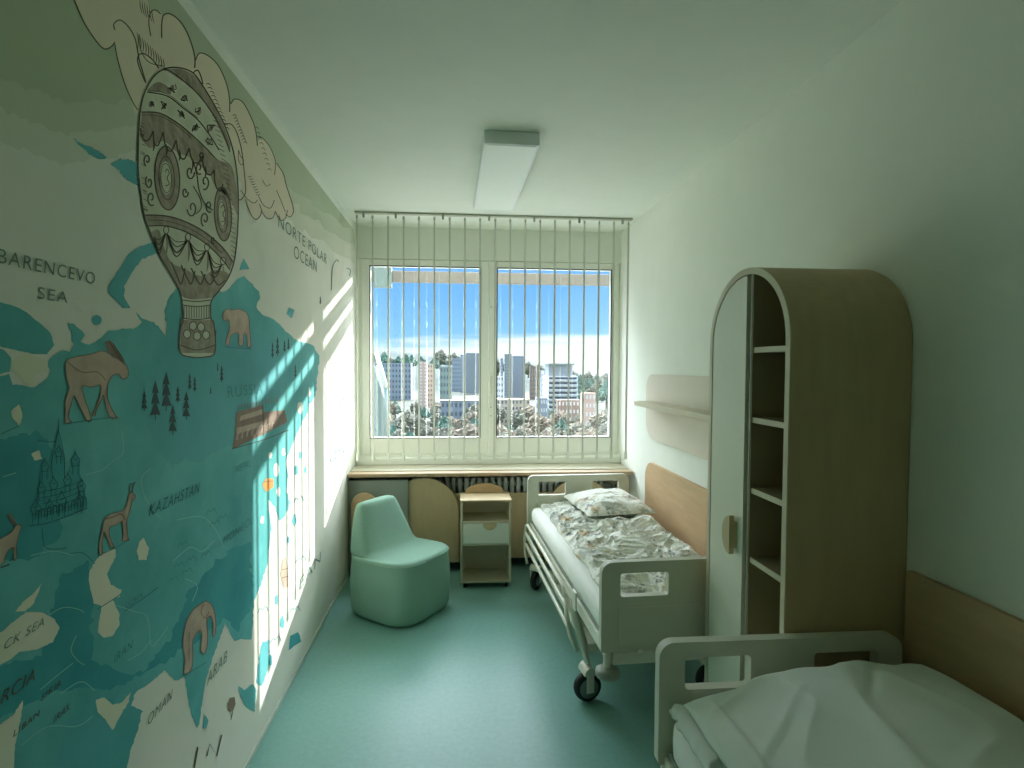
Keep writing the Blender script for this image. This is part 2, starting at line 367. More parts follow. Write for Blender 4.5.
# ------------------------------------------------------------------ vertical blind
bl = thing('vertical_blind', 'open vertical blind with narrow grey slats hanging in front of window', 'blind', (0, YS-.02, 0))
x0 = at(355, 217, 1, YS-.02).x; x1 = at(632, 223, 1, YS-.02).x
MB().box((x0, -.022, H-.016), (x1, .022, H-.001)).build('head_rail', M['rail'], bl, bevel=.003)
sx0 = at(356.4, 230, 1, YS-.02).x+.004; sx1 = at(629.2, 230, 1, YS-.02).x-.006
zb = at(450, 459, 1, YS-.02).z
slat0 = None
for k in range(19):
    x = sx0+(sx1-sx0)*k/18
    if slat0 is None:
        slat0 = MB().box((-.0012, -.0085, zb+.02), (.0012, .0085, H-.05)).build('slat', M['slat'], bl)
        wt = MB().box((-.006, -.013, zb-.012), (.006, .013, zb+.05)).build('bottom_weight', M['white'], slat0, bevel=.002)
        cr = MB().box((-.006, -.006, H-.055), (.006, .006, H-.028)).build('carrier', M['rail'], slat0)
        so = slat0
    else:
        so = copy_tree(slat0, bl)
    so.location = (x, 0, 0); so.rotation_euler = (0, 0, math.radians(random.uniform(44, 60)))
ch = MB()
for k in range(18):
    xa = sx0+(sx1-sx0)*k/18; xb = sx0+(sx1-sx0)*(k+1)/18
    ch.tube([(xa+(xb-xa)*t, .0, zb-.004-.018*math.sin(math.pi*t)) for t in (0, .2, .4, .6, .8, 1)], .0014, 5)
ch.build('bead_chain', M['white'], bl)
for px in (364, 396, 443, 489, 534, 579, 622):
    X = at(px, 220, 1, YS-.02).x; MB().box((X-.008, -.026, H-.05), (X+.008, -.005, H-.012)).build('rail_clip', M['grey'], bl)

# ------------------------------------------------------------------ ceiling lamp
ZL = 2.93
n1, n2 = at(484, 143.5, 2, ZL), at(540, 145, 2, ZL); f1, f2 = at(473, 209.5, 2, ZL), at(513.5, 211, 2, ZL)
lw = (n2.x-n1.x); lc = (n1+n2)/2; fc = (f1+f2)/2; ll = (fc-lc).length
la = math.atan2(-(fc.x-lc.x), fc.y-lc.y)
lp = thing('ceiling_lamp', 'slim rectangular white ceiling lamp, switched off', 'ceiling lamp', ((lc.x+fc.x)/2, (lc.y+fc.y)/2, H), la)
MB().box((-lw/2, -ll/2, -.07), (lw/2, ll/2, -.001)).build('lamp_body', M['lampb'], lp, bevel=.004)
MB().box((-lw/2+.015, -ll/2+.015, -.073), (lw/2-.015, ll/2-.015, -.06)).build('diffuser', M['lamp'], lp, bevel=.002)

# ------------------------------------------------------------------ right wall boards
def wall_board(name, ya, yb, za, zb_, r, t, m, label, cat):
    T = basis((XR-t, 0, 0), (0, 1, 0), (0, 0, 1), (1, 0, 0))
    o = MB().prism(rrect(ya, za, yb, zb_, r, 10), [], T, t-.001).build(name, M[m], bevel=.002)
    return tag(o, label, cat) if label else o
p1 = at(645, 470, 0, XR-.02); z1 = at(706, 487, 0, XR-.02).z
wall_board('wall_panel', 2.3, p1.y, .35, 1.018, (.02, .02, .14, .02), .02, 'woodwarm', 'warm beech wall board along the right side of the far bed', 'wall panel')
p2 = at(911, 572, 0, XR-.02)
wall_board('wall_panel', -.6, p2.y+.02, .30, p2.z, .01, .02, 'woodwarm', 'brown wooden wall board in shade beside the near bed', 'wall panel')
sh = thing('wall_shelf', 'pale rounded wall panel with a slim shelf above far bed', 'shelf', (XR, 3.2, 1.45))
a = at(646, 400, 0, XR-.02)
T = basis((-.02, 0, 0), (0, 1, 0), (0, 0, 1), (1, 0, 0))
MB().prism(rrect(-.95, 1.20-1.45, a.y-3.2, 1.70-1.45, (.02, .16, .12, .02), 10), [], T, .019).build('back_panel', M['shelfw'], sh, bevel=.002)
MB().box((-.16, -.95, .012), (-.0205, at(634, 402, 0, XR-.16).y-3.2, .046)).build('shelf_board', M['edge'], sh, bevel=.003)

# ------------------------------------------------------------------ wardrobe
YN = at(913, 450, 0, XR).y+.01
XW = at(790, 400, 1, YN).x
YF = at(710, 400, 0, XW).y
wd = thing('wardrobe', 'tall round-topped wardrobe with cream door and open side shelves', 'wardrobe', (XW, (YN+YF)/2, 0))
Wd = YF-YN; ZT = at(750, 267.5, 0, XW).z; D = XR-XW-.003
T = basis((0, 0, 0), (0, 1, 0), (0, 0, 1), (1, 0, 0))
R_ = Wd/2
outer = arch(0, R_, .04, ZT, 40); inner = arch(0, R_-.022, .08, ZT-.022, 40)
MB().prism(outer, [inner], T, D).build('shell', M['shellwood'], wd)
MB().prism(outer, [arch(0, R_-.024, .085, ZT-.024, 40)], basis((-.004, 0, 0), (0, 1, 0), (0, 0, 1), (1, 0, 0)), .004).build('front_edge', M['edge'], wd)
MB().prism(arch(0, R_-.021, .07, ZT-.021, 40), [], basis((D-.02, 0, 0), (0, 1, 0), (0, 0, 1), (1, 0, 0)), .012).build('back_board', M['inside'], wd)
MB().box((.04, -R_+.02, 0), (D-.02, R_-.02, .04)).build('plinth', M['dark'], wd)
ydiv = at(749, 400, 0, XW).y-(YN+YF)/2
ydoor = at(746, 400, 0, XW).y-(YN+YF)/2+.004
zc = ZT-R_
def zin(y, r): return zc+math.sqrt(max(r*r-y*y, 0))
MB().box((.004, ydiv-.012, .08), (D-.02, ydiv+.006, zin(ydiv, R_-.022)-.002)).build('divider', M['inside'], wd)
# door: the part of the arch beyond the divider
dr = [(ydoor, .085)]+[(R_-.028, .085)]
th0 = 0.0; th1 = math.acos(max(-1, min(1, ydoor/(R_-.028))))
dr += [((R_-.028)*math.cos(th0+(th1-th0)*k/24), zc+(R_-.028)*math.sin(th0+(th1-th0)*k/24)) for k in range(25)]
door = MB().prism(dr, [], basis((-.002, 0, 0), (0, 1, 0), (0, 0, 1), (1, 0, 0)), .018).build('door', M['door'], wd)
hz = at(736, 534, 0, XW).z; hy = at(737.5, 534, 0, XW).y-(YN+YF)/2; hr = .075
half = [(hy, hz-hr), (hy, hz+hr)][::-1]
half = [(hy+hr*.78*math.sin(math.pi*k/16), hz+hr*math.cos(math.pi*k/16)) for k in range(17)]
hb = MB().prism(half, [], basis((-.034, 0, 0), (0, 1, 0), (0, 0, 1), (1, 0, 0)), .020)
hb.box((-.016, hy+.0, hz-.05), (-.002, hy+.03, hz+.05))
hb.build('handle', M['wood'], door, bevel=.002)
MB().box((-.003, ydiv-.014, .085), (.0, ydiv-.008, zin(ydiv, R_-.024)-.004)).build('edge_strip', M['grey'], wd)
for y in (348, 427, 507.5, 587):
    z = at(789, y, 0, XW).z
    hw = R_-.022 if z < zc else math.sqrt(max((R_-.022)**2-(z-zc)**2, 0))
    m = MB().box((.012, -hw, z-.010), (D-.02, ydiv-.012, z+.010)); s_ = m.build('shelf', M['inside'], wd)
    MB().box((.008, -hw, z-.010), (.012, ydiv-.012, z+.010)).build('shelf_edge', M['edge'], s_)

# ------------------------------------------------------------------ bedside cabinet on wheels
c0 = at(460.5, 590, 2, 0); c1 = at(511.5, 590, 2, 0); NW = c1.x-c0.x; ND = .27; NY = c0.y+.02
ns = thing('bedside_cabinet', 'small white and beech bedside cabinet on castors with one drawer', 'cabinet', ((c0.x+c1.x)/2, NY, 0))
nzt = at(486, 500, 1, NY).z; nzb = at(486, 583, 1, NY).z; hw = NW/2
b = MB(); t = .016
b.box((-hw, 0, nzb), (-hw+t, ND, nzt-.014)); b.box((hw-t, 0, nzb), (hw, ND, nzt-.014)); b.box((-hw+t, .0, nzb), (hw-t, ND, nzb+t))
zd0 = at(486, 544, 1, NY).z; zd1 = at(486, 523, 1, NY).z
b.box((-hw+t, .004, zd0-.014), (hw-t, ND, zd0)); b.box((-hw+t, .004, zd1), (hw-t, ND, zd1+.014)); b.box((-hw+t, ND-.01, nzb+t), (hw-t, ND-.001, zd0-.014)); b.box((-hw+t, ND-.01, zd1+.014), (hw-t, ND-.001, nzt-.014))
b.build('body', M['edge'], ns, bevel=.002)
MB().box((-hw-.003, -.004, nzt-.014), (hw+.003, ND, nzt)).build('top', M['wood'], ns, bevel=.002)
MB().prism([(.16*math.cos(math.pi*k/20), nzt+.001+.075*math.sin(math.pi*k/20)) for k in range(21)], [], basis((0, ND-.02, 0), (1, 0, 0), (0, 0, 1), (0, 1, 0)), .016).build('curved_back_rim', M['woodwarm'], ns, bevel=.002)
dw = MB().box((-hw+t+.003, -.002, zd0+.004), (hw-t-.003, ND-.03, zd1-.004)).build('drawer', M['white'], ns, bevel=.002)
MB().prism([(.055*math.cos(math.pi+math.pi*k/14), zd1-.004+.05*math.sin(math.pi+math.pi*k/14)) for k in range(15)], [], basis((.03, -.016, 0), (1, 0, 0), (0, 0, 1), (0, 1, 0)), .014).build('handle', M['wood'], dw, bevel=.002)
def small_castor(par, x, y, r, w):
    cst = MB().box((x-.016, y-.016, nzb-.012), (x+.016, y+.016, nzb)).box((x-w/2-.006, y-r*.7, r*.9), (x-w/2-.002, y+r*.7, nzb-.010)).box((x+w/2+.002, y-r*.7, r*.9), (x+w/2+.006, y+r*.7, nzb-.010)).build('castor', M['grey'], par)
    MB().lathe([(r*.6, -w/2), (r, -w/2+.003), (r, w/2-.003), (r*.6, w/2)], (x, y, r), (1, 0, 0), 20).build('wheel', M['rubber'], cst)
for x in (-hw+.035, hw-.035):
    for y in (.035, ND-.035): small_castor(ns, x, y, .027, .026)

# ------------------------------------------------------------------ green lounge chair
ch = thing('lounge_chair', 'sea green fabric lounge chair with sloping back by the mural wall', 'chair', (-.415, 3.90, 0), math.radians(-36)); ch.scale = (1.09, 1.09, 1.0)
def plan(xb, xf, hw, z, ex=3.6, n=56, zf=0.0):
    cx = (xb+xf)/2; ax = (xf-xb)/2; out = []
    for k in range(n):
        t = 2*math.pi*k/n; c, s = math.cos(t), math.sin(t)
        x = cx+ax*math.copysign(abs(c)**(2/ex), c); y = hw*math.copysign(abs(s)**(2/ex), s)
        out.append(Vector((x, y, z+zf*(x-xb)/(.54))))
    return out
rg = []
for z, ins in ((.012, .035), (.02, .012), (.05, 0), (.12, -.004), (.22, -.006), (.32, -.002), (.385, .004)):
    rg.append(plan(-.275+ins, .275-ins, .27-ins, z, zf=.02 if z > .2 else 0))
rg.append(plan(-.270, .272, .268, .405, zf=.02))
rg.append(plan(-.268, .262, .262, .418, zf=.02))
rg.append(plan(-.268, .235, .250, .424, zf=.02))
rg.append(plan(-.268, .16, .246, .426, zf=.01))
rg.append(plan(-.268, .06, .246, .430))
rg.append(plan(-.268, -.02, .244, .440))
rg.append(plan(-.268, -.05, .240, .462))
rg.append(plan(-.270, -.085, .226, .53))
rg.append(plan(-.272, -.120, .206, .61))
rg.append(plan(-.274, -.150, .184, .69))
rg.append(plan(-.273, -.170, .166, .738))
rg.append(plan(-.266, -.180, .152, .757))
rg.append(plan(-.252, -.195, .130, .765))
body = MB().loft(rg).build('upholstered_body', M['fabric'], ch)
pip = MB()
pip.tube([Vector((p.x, p.y, p.z)) for p in plan(-.271, .273, .269, .402, zf=.02) if p.x > -.10], .0035, 6)
pip.build('seam_piping', M['fabric'], ch)
for x in (-.18, .18):
    for y in (-.17, .17): MB().lathe([(.02, 0), (.02, .013)], (x, y, 0), (0, 0, 1), 10).build('glide_foot', M['rubber'], ch)

# ------------------------------------------------------------------ beds
BW = .825; ZB = .90
def board_mesh(x0, x1, ztop, zbot, y0, t, low):
    T = basis((0, y0, 0), (1, 0, 0), (0, 0, 1), (0, 1, 0))
    w = x1-x0; out = rrect(x0, zbot, x1, ztop, (.012, .012, .05, .05), 8)
    h1 = rrect(x0+.085, ztop-.155, x0+.305, ztop-.05, .012, 4); h2 = rrect(x1-.305, ztop-.155, x1-.085, ztop-.05, .012, 4)
    m = MB().prism(out, [h1[::-1], h2[::-1]], T, t)
    return m
CASTOR_A = (-82, -38)
def make_bed(name, label, loc, rz, L, hc=.03):
    """local frame: +y towards the head, foot board at y=0; x is 0..BW"""
    bd = thing(name, label, 'hospital bed', loc, rz)
    for nm, y0, zt in (('footboard', 0.0, ZB), ('headboard', L-.035, ZB)):
        ob = board_mesh(0, BW, zt, .50, y0, .035, 0).build(nm, M['bed'], bd, bevel=.010, seg=3)
        sgn = -1 if y0 == 0 else 1
        yy = y0-.006 if y0 == 0 else y0-.006
        MB().box((.075, yy, .53), (BW-.075, yy+.006, ZB-.20)).build('inset_panel', M['bed'], ob, bevel=.003)
        for x in (.035, BW-.035):
            pt = MB().tube([(x, y0+.018, .415), (x, y0+.018, .52)], .018, 14).build('post', M['bedm'], bd)
            yb_ = y0 if y0 == 0 else y0-.028
            MB().lathe([(.03, 0), (.052, .008), (.055, .02), (.052, .034), (.03, .042)], (x, yb_+.012, .385), (0, 0, 1), 24).build('bumper', M['grey'], pt)
        MB().box((.055, y0+.005, .44), (BW-.055, y0+.03, .495)).build('cross_bar', M['bedm'], bd, bevel=.004)
    MB().lathe([(.012, 0), (.014, .01), (.010, .02)], (.17, -.006, .505), (0, -1, 0), 12).build('knob', M['white'], bd)
    fr = MB()
    for x in (.02, BW-.06): fr.box((x, .036, .47), (x+.04, L-.036, .53))
    for y in (.25, .8, 1.35, L-.2): fr.box((.06, y, .48), (BW-.06, y+.04, .52))
    fr.box((.10, .55, .20), (.16, L-.3, .25)); fr.box((BW-.16, .55, .20), (BW-.10, L-.3, .25))
    for y in (.75, L-.55): fr.box((.10, y, .25), (.15, y+.05, .48)); fr.box((BW-.15, y, .25), (BW-.10, y+.05, .48)); fr.box((.16, y, .21), (BW-.16, y+.05, .24))
    fr.build('frame', M['bedm'], bd, bevel=.004)
    pf = MB().box((.03, .04, .531), (BW-.03, L-.04, .548)).build('mattress_platform', M['grey'], bd, bevel=.003)
    # castors
    for (x, y) in ((.075, .46), (BW-.075, .46), (.075, L-hc), (BW-.075, L-hc)):
        cs = MB()
        s = 1 if x < .4 else -1
        yo = .10 if y < 1 else -.10
        cs.tube([(x-.055*s, y+yo, .50), (x-.05*s, y+yo*.6, .42), (x-.02*s, y+yo*.2, .30), (x, y, .20)], .02, 10, rr=[.018, .022, .024, .016])
        Tw = Matrix.Translation((x, y, 0)) @ Matrix.Rotation(math.radians(CASTOR_A[0] if y < 1 else CASTOR_A[1]), 4, 'Z')      # wheel axle along local x
        cs.box((-.044, -.020, .060), (-.037, .020, .16), T=Tw); cs.box((.037, -.020, .060), (.044, .020, .16), T=Tw)
        cs.prism([(.034*math.cos(math.pi*k/12), .152+.04*math.sin(math.pi*k/12)) for k in range(13)], [], Tw @ basis((-.044, 0, 0), (0, 1, 0), (0, 0, 1), (1, 0, 0)), .088)
        co = cs.build('castor', M['bedm'], bd, bevel=.003)
        ax = Tw.to_3x3() @ Vector((1, 0, 0))
        MB().lathe([(.048, -.026), (.058, -.025), (.072, -.016), (.075, 0), (.072, .016), (.058, .025), (.048, .026)], (x, y, .0752), ax, 36).build('tyre', M['rubber'], co)
        MB().lathe([(.012, -.032), (.052, -.027), (.052, .027), (.012, .032)], (x, y, .0752), ax, 28).build('wheel_hub', M['hub'], co)
    # folded-down side rails
    for s in (0, 1):
        X = -.025 if s == 0 else BW+.025; q = -1 if s == 0 else 1
        r = MB(); ya, yb = .52, L-.12
        Zt = .555
        r.tube([(X, ya+.03, Zt-.04), (X, ya+.10, Zt), (X, yb-.06, Zt), (X+.0, yb, Zt-.02), (X+.01*q, yb+.02, Zt-.12), (X+.005*q, yb, Zt-.24), (X, yb-.07, Zt-.29)], .010, 10)
        sr = r.build('side_rail', M['bedm'], bd)
        for k, dz in enumerate((.085, .17)):
            MB().box((X-.008, ya-.05*(k == 1)+.02, Zt-dz-.014), (X+.008, yb+.005, Zt-dz+.014)).build('rail_bar', M['bedm'], sr, bevel=.006)
        MB().tube([(X, ya+.03, Zt-.04), (X-.0, ya-.0, Zt-.12), (X+.015*(1 if s == 0 else -1), ya-.03, Zt-.22), (X+.05*(1 if s == 0 else -1), ya-.04, Zt-.30)], .012, 10, rr=[.010, .012, .014, .012]).build('rail_arm', M['bedm'], sr)
        MB().box((X-.006+(.02 if s == 0 else -.02), .40, .50), (X+.006+(.02 if s == 0 else -.02), .46, .60)).build('rail_latch', M['white'], sr, bevel=.006)
    return bd
hf = at(602, 563, 2, ZB); hh = at(527, 475, 2, ZB); BL = (hh-hf).length
rzb = math.atan2(-(hh.x-hf.x), hh.y-hf.y)
bed1 = make_bed('hospital_bed', 'far cream hospital bed with printed duvet, standing under the window', (hf.x, hf.y, 0), rzb, BL)
g1 = at(656, 640, 2, ZB-.005); g2 = at(912, 633, 2, ZB-.005)
bed2 = make_bed('hospital_bed', 'near cream hospital bed with plain pale duvet, in front of the wardrobe', (g1.x+.012, g1.y-BL+.035, 0), 0, BL, .13); bed2.scale = (.985, 1, .982)
TB1 = Matrix.Translation((hf.x, hf.y, 0)) @ Matrix.Rotation(rzb, 4, 'Z')
TB2 = Matrix.Translation((g1.x+.012, g1.y-BL+.035, 0)) @ Matrix.Diagonal((.985, 1, .982, 1))

def mattress(T, zt, label, L):
    rings = []
    for z, ins in ((.549, .03), (.556, .012), (.575, .002), (.62, 0), (zt-.03, .002), (zt-.008, .015), (zt, .04)):
        rings.append([T @ Vector((p[0], p[1], z)) for p in rrect(.02+ins, .045+ins, BW-.02-ins, L-.045-ins, .07-ins*.5, 8)])
    o = MB().loft(rings).build('mattress', M['sheet'])
    return tag(o, label, 'mattress')
mattress(TB1, .665, 'white sheeted mattress on the far bed by the window', BL)
mattress(TB2, .69, 'white sheeted mattress on the near bed beside the wardrobe', BL)

def fbm(p, o=4, h=.55):
    v = 0; a = 1
    for _ in range(o): v += a*noise.noise(p); p = p*2.03; a *= h
    return v
def ridge(p): return 1-abs(noise.noise(p))*2.2
def cloth(name, T, x0, x1, y0, y1, zfun, thick, m, label, cat, nu=90, nv=150, rough=0.0, seed=0):
    """closed soft sheet: top surface zfun(x,y), underside thick below"""
    mb = MB()
    def pos(u, v, top):
        x = x0+(x1-x0)*u; y = y0+(y1-y0)*v
        ex = .02*noise.noise(Vector((u*0+seed, v*9, 1)))*(1 if u > .5 else -1)*abs(2*u-1)**4+.018*noise.noise(Vector((u*7, v*0+seed, 5)))*0
        ey = .02*noise.noise(Vector((u*8, seed+3, 2)))*abs(2*v-1)**4
        z, zb_ = zfun(x, y, u, v)
        e = min(u, 1-u)*(x1-x0); e2 = min(v, 1-v)*(y1-y0); e = min(e, e2)
        k = math.sqrt(max(0, 1-(1-min(e/.045, 1))**2))
        return T @ Vector((x+ex, y+ey, zb_+(z-zb_)*(.25+.75*k) if top else zb_))
    tv = [pos(i/nu, j/nv, True) for j in range(nv+1) for i in range(nu+1)]; bv = [pos(i/nu, j/nv, False) for j in range(nv+1) for i in range(nu+1)]
    W = nu+1; fs = []
    for j in range(nv):
        for i in range(nu):
            a = j*W+i; fs.append((a, a+1, a+W+1, a+W)); a += len(tv); fs.append((a, a+W, a+W+1, a+1))
    N = len(tv)
    rim = [i for i in range(nu)]+[j*W+nu for j in range(nv)]+[nv*W+i for i in range(nu, 0, -1)]+[j*W for j in range(nv, 0, -1)]
    for k in range(len(rim)): a, b = rim[k], rim[(k+1) % len(rim)]; fs.append((a, a+N, b+N, b))
    mb.add(tv+bv, fs, 0, True)
    return tag(mb.build(name, m), label, cat)
def duv1(x, y, u, v):
    p = Vector((x*3.0, y*3.0, 3.1)); w = Vector((fbm(p, 2), fbm(p+Vector((9, 2, 0)), 2), 0))*.25
    q = Vector((x*5+w.x*3, y*5+w.y*3, 7.7))
    z = .695+.022*fbm(p*1.1)+.019*max(0, ridge(q))**3+.012*max(0, ridge(q*2.3+Vector((3, 1, 2))))**3+.007*max(0, ridge(q*5.1+Vector((7, 1, 5))))**2+.005*fbm(q*4, 3)
    # pillow hump at the head, highest on the wall side
    hp = math.exp(-((v-.88)/.10)**2)*.02*math.exp(-((u-.3)/.25)**2)
    z += hp+.030*math.exp(-((v-.645)/.045)**2)*max(0, min(1, (u-.30)/.2))
    if v > .66 and u > .34: z = min(z, .740)
    z -= .012*max(0, (.12-u)/.12)
    return max(z, .675), .667
cloth('duvet', TB1, .09, BW-.05, .10, BL-.09, duv1, .02, M['print'], 'crumpled white duvet with grey and ochre print on far bed', 'duvet', 180, 340, seed=2)
def pillow(x, y, u, v):
    a = (1-abs(2*u-1)**3.2)*(1-abs(2*v-1)**3.2)
    return .750+.075*max(a, 0)**.6*(1-.35*max(0, 1-v*2.2))+.010*max(0, ridge(Vector((x*5, y*9, 2))))**3*a+.012*fbm(Vector((x*7, y*7, 1)), 3), .744
cloth('pillow', TB1 @ Matrix.Rotation(math.radians(4), 4, 'Z'),   .40, BW-.03+.10, BL-.68, BL-.12, pillow, .02, M['print'], 'soft printed pillow heaped at the window end of the far bed', 'pillow', 60, 60, seed=6)
def seam(x, y, ax, ay, bx, by, w=.006):
    dx, dy = bx-ax, by-ay; L2 = dx*dx+dy*dy; t = max(0, min(1, ((x-ax)*dx+(y-ay)*dy)/L2)); d = math.hypot(x-ax-dx*t, y-ay-dy*t)
    return math.exp(-(d/w)**2)
def duv2(x, y, u, v):
    p = Vector((x*2.4, y*2.4, 1.3)); q = Vector((x*3.2+fbm(p, 2)*.3, y*4.2, 4.7))
    z = .80+.085*math.sin(math.pi*min(1, max(0, u*1.25)))**.8*(1 if u < .4 else 1)*0
    z = .785+.105*(1-(1-min(u/.6, 1))**2)-.010*max(0, (u-.7)/.3)**2
    z += .015*fbm(p, 3)+.007*max(0, ridge(q))**3
    z += .010*math.exp(-((x-.30-(y-BL+.9)*.25+.04*noise.noise(Vector((y*6, 2, 1))))/.035)**2)*math.exp(-((y-BL+.62)/.30)**2)
    z -= .012*math.exp(-((x-.50-(y-BL+.3)*.9)/.02)**2)*math.exp(-((y-BL+.24)/.06)**2)
    z -= .02*max(0, (v-.85)/.15)**2
    z += .006*seam(x, y, .10, BL-.62, .10, BL-.18)-.004*seam(x, y, .115, BL-.62, .115, BL-.18)
    z += .004*seam(x, y, .12, BL-.42, .34, BL-.24, .014)
    return max(z, .765), .750
cloth('duvet', TB2, .045, BW-.005, .12, BL-.12, duv2, .03, M['duvet2'], 'plain pale green-white duvet spread over the near bed', 'duvet', 110, 200, seed=8)
def und(x, y, u, v):
    return .738+.008*fbm(Vector((x*4, y*4, 8)), 2), .692
cloth('folded_blanket', TB2, .022, .22, BL-.34, BL-.065, und, .02, M['duvet2'], 'folded pale blanket corner showing under near duvet by the end board', 'blanket', 24, 24, seed=4)

# >>>mural
# ------------------------------------------------------------------ mural on the left wall (flat print, layered by fractions of a millimetre)
def mural_mat(name, c, c2=None, s=2.0, var=.0):
    return mat(name, c, .75, var=var, vscale=s, c2=c2, spec=.2)
MU = dict(
    sea=mural_mat('mural_pale_sea', (232, 228, 214), (218, 222, 208), 1.5),
    land=mural_mat('mural_teal_land', (112, 190, 188), (78, 162, 162), 3.0),
    deep=mural_mat('mural_deep_teal', (74, 166, 170), (56, 146, 152), 3.4),
    blue=mural_mat('mural_blue_wash', (102, 180, 184), (84, 164, 168), 3.0),
    pale=mural_mat('mural_cream_sea', (230, 224, 204), (214, 218, 188), 2.0),
    sky=mural_mat('mural_green_sky', (176, 190, 160), (188, 198, 172), 1.2),
    sky1=mural_mat('mural_green_sky_pale', (216, 216, 198), (206, 212, 192), 1.5), sky2=mural_mat('mural_green_sky_mid', (200, 206, 182), (192, 202, 178), 1.5),
    inkm=mural_mat('mural_pale_teal_ink', (72, 142, 142)),
    cloud=mural_mat('mural_cloud', (228, 216, 192), (220, 210, 186), 2.5),
    ink=mural_mat('mural_ink', (96, 90, 74)),
    inkt=mural_mat('mural_teal_ink', (54, 122, 124)),
    inkf=mural_mat('mural_faint_ink', (112, 140, 124)),
    fur=mural_mat('mural_brown_fur', (202, 182, 162), (176, 156, 138), 14),
    furd=mural_mat('mural_dark_fur', (148, 128, 112), (130, 112, 98), 14),
    orange=mural_mat('mural_orange', (226, 150, 80)),
    bal=mural_mat('mural_balloon_ground', (204, 208, 186), (192, 194, 170), 9),
    bald=mural_mat('mural_balloon_shade', (172, 164, 144), (138, 130, 112), 26),
    river=mural_mat('mural_river', (142, 204, 194)),
    fir=mural_mat('mural_fir', (62, 84, 84)),
)
def WP(x, y, lay): 
    p = at(x, y, 0, XL); return Vector((XL+.0008+.00035*lay, p.y, p.z))
YMAX = YW-.065
class Mural:
    def __init__(s): s.mb = MB(); s.m = []
    def mi(s, k):
        if k not in s.m: s.m.append(k)
        return s.m.index(k)
    def poly(s, pts, k, lay, jit=0.0, seg=4.0):
        if jit:
            out = []
            for i, p in enumerate(pts):
                q = pts[(i+1) % len(pts)]; d = math.dist(p, q); n = max(1, int(d/seg))
                for j in range(n):
                    t = j/n; x = p[0]+(q[0]-p[0])*t; y = p[1]+(q[1]-p[1])*t
                    a = fbm(Vector((x*.35, y*.35, 3)), 3); b = fbm(Vector((x*.35, y*.35, 9)), 3); out.append((x+a*jit, y+b*jit))
            pts = out
        P = [WP(x, y, lay) for x, y in pts]
        for p in P: p.y = min(p.y, YMAX); p.z = max(.031, min(2.94, p.z))
        tri = tessellate_polygon([P])
        s.mb.add(P, [tuple(t) for t in tri], s.mi(k)); return s
    def line(s, pts, w, k, lay, taper=False):
        n = len(pts); vs_ = []; fs = []
        for i, p in enumerate(pts):
            a = pts[max(i-1, 0)]; b = pts[min(i+1, n-1)]; dx, dy = b[0]-a[0], b[1]-a[1]; L = math.hypot(dx, dy) or 1
            h = w/2*((.25+.75*math.sin(math.pi*min(1, max(0, (i+.001)/(n-1))))) if taper else 1)
            vs_ += [WP(p[0]-dy/L*h, p[1]+dx/L*h, lay), WP(p[0]+dy/L*h, p[1]-dx/L*h, lay)]
        for v in vs_: v.y = min(v.y, YMAX); v.z = max(.031, min(2.94, v.z))
        for i in range(n-1): fs.append((2*i, 2*i+1, 2*i+3, 2*i+2))
        s.mb.add(vs_, fs, s.mi(k)); return s
    def curve(s, pts, w, k, lay, taper=False, n=6):
        return s.line(smooth(pts, n), w, k, lay, taper)
    def text(s, txt, x0, y0, x1, hpx, k, lay, shear=.25, rise=0.0, bold=0.0):
        """lettering level on the wall from pixel (x0,y0) to column x1, hpx tall at its start"""
        cu = bpy.data.curves.new('t', 'FONT'); cu.body = txt; cu.size = 1; cu.shear = 0; cu.space_character = 1.15; cu.offset = bold-.006
        ob = bpy.data.objects.new('t', cu); me = ob.to_mesh()
        vx = [v.co.copy() for v in me.vertices]; fs = [tuple(p.vertices) for p in me.polygons]; ob.to_mesh_clear()
        bpy.data.objects.remove(ob); bpy.data.curves.remove(cu)
        mx_ = max(v.x for v in vx); my = .70
        a = WP(x0, y0, lay); b = WP(x1, y0, lay); top = WP(x0, y0-hpx, lay).z-a.z; W = b.y-a.y
        out = []
        for v in vx:
            u = v.x/mx_; out.append(Vector((a.x, a.y+W*u+shear*top*v.y/my, a.z+top*v.y/my+rise*u)))
        s.mb.add(out, fs, s.mi(k)); return s
    def build(s, name, parent=None): return s.mb.build(name, [MU[k] for k in s.m], parent, fix=False)
def smooth(pts, n=6):
    out = []; N = len(pts)
    for i in range(N-1):
        p0, p1, p2, p3 = pts[max(i-1, 0)], pts[i], pts[i+1], pts[min(i+2, N-1)]
        for j in range(n):
            t = j/n
            out.append(tuple(.5*((2*p1[c])+(-p0[c]+p2[c])*t+(2*p0[c]-5*p1[c]+4*p2[c]-p3[c])*t*t+(-p0[c]+3*p1[c]-3*p2[c]+p3[c])*t**3) for c in (0, 1)))
    return out+[pts[-1]]
def ell(cx, cy, rx, ry, rot=0, n=28, a0=0, a1=360):
    r = math.radians(rot); o = []
    for k in range(n+1):
        t = math.radians(a0+(a1-a0)*k/n); x, y = rx*math.cos(t), ry*math.sin(t); o.append((cx+x*math.cos(r)-y*math.sin(r), cy+x*math.sin(r)+y*math.cos(r)))
    return o

# ground of the print: one sheet over the whole wall, then the map
mu = Mural()
P = [(XL+.0006, -1.6, .031), (XL+.0006, YMAX, .031), (XL+.0006, YMAX, 2.94), (XL+.0006, -1.6, 2.94)]
mu.mb.add(P, [(0, 1, 2, 3)], mu.mi('sea'))
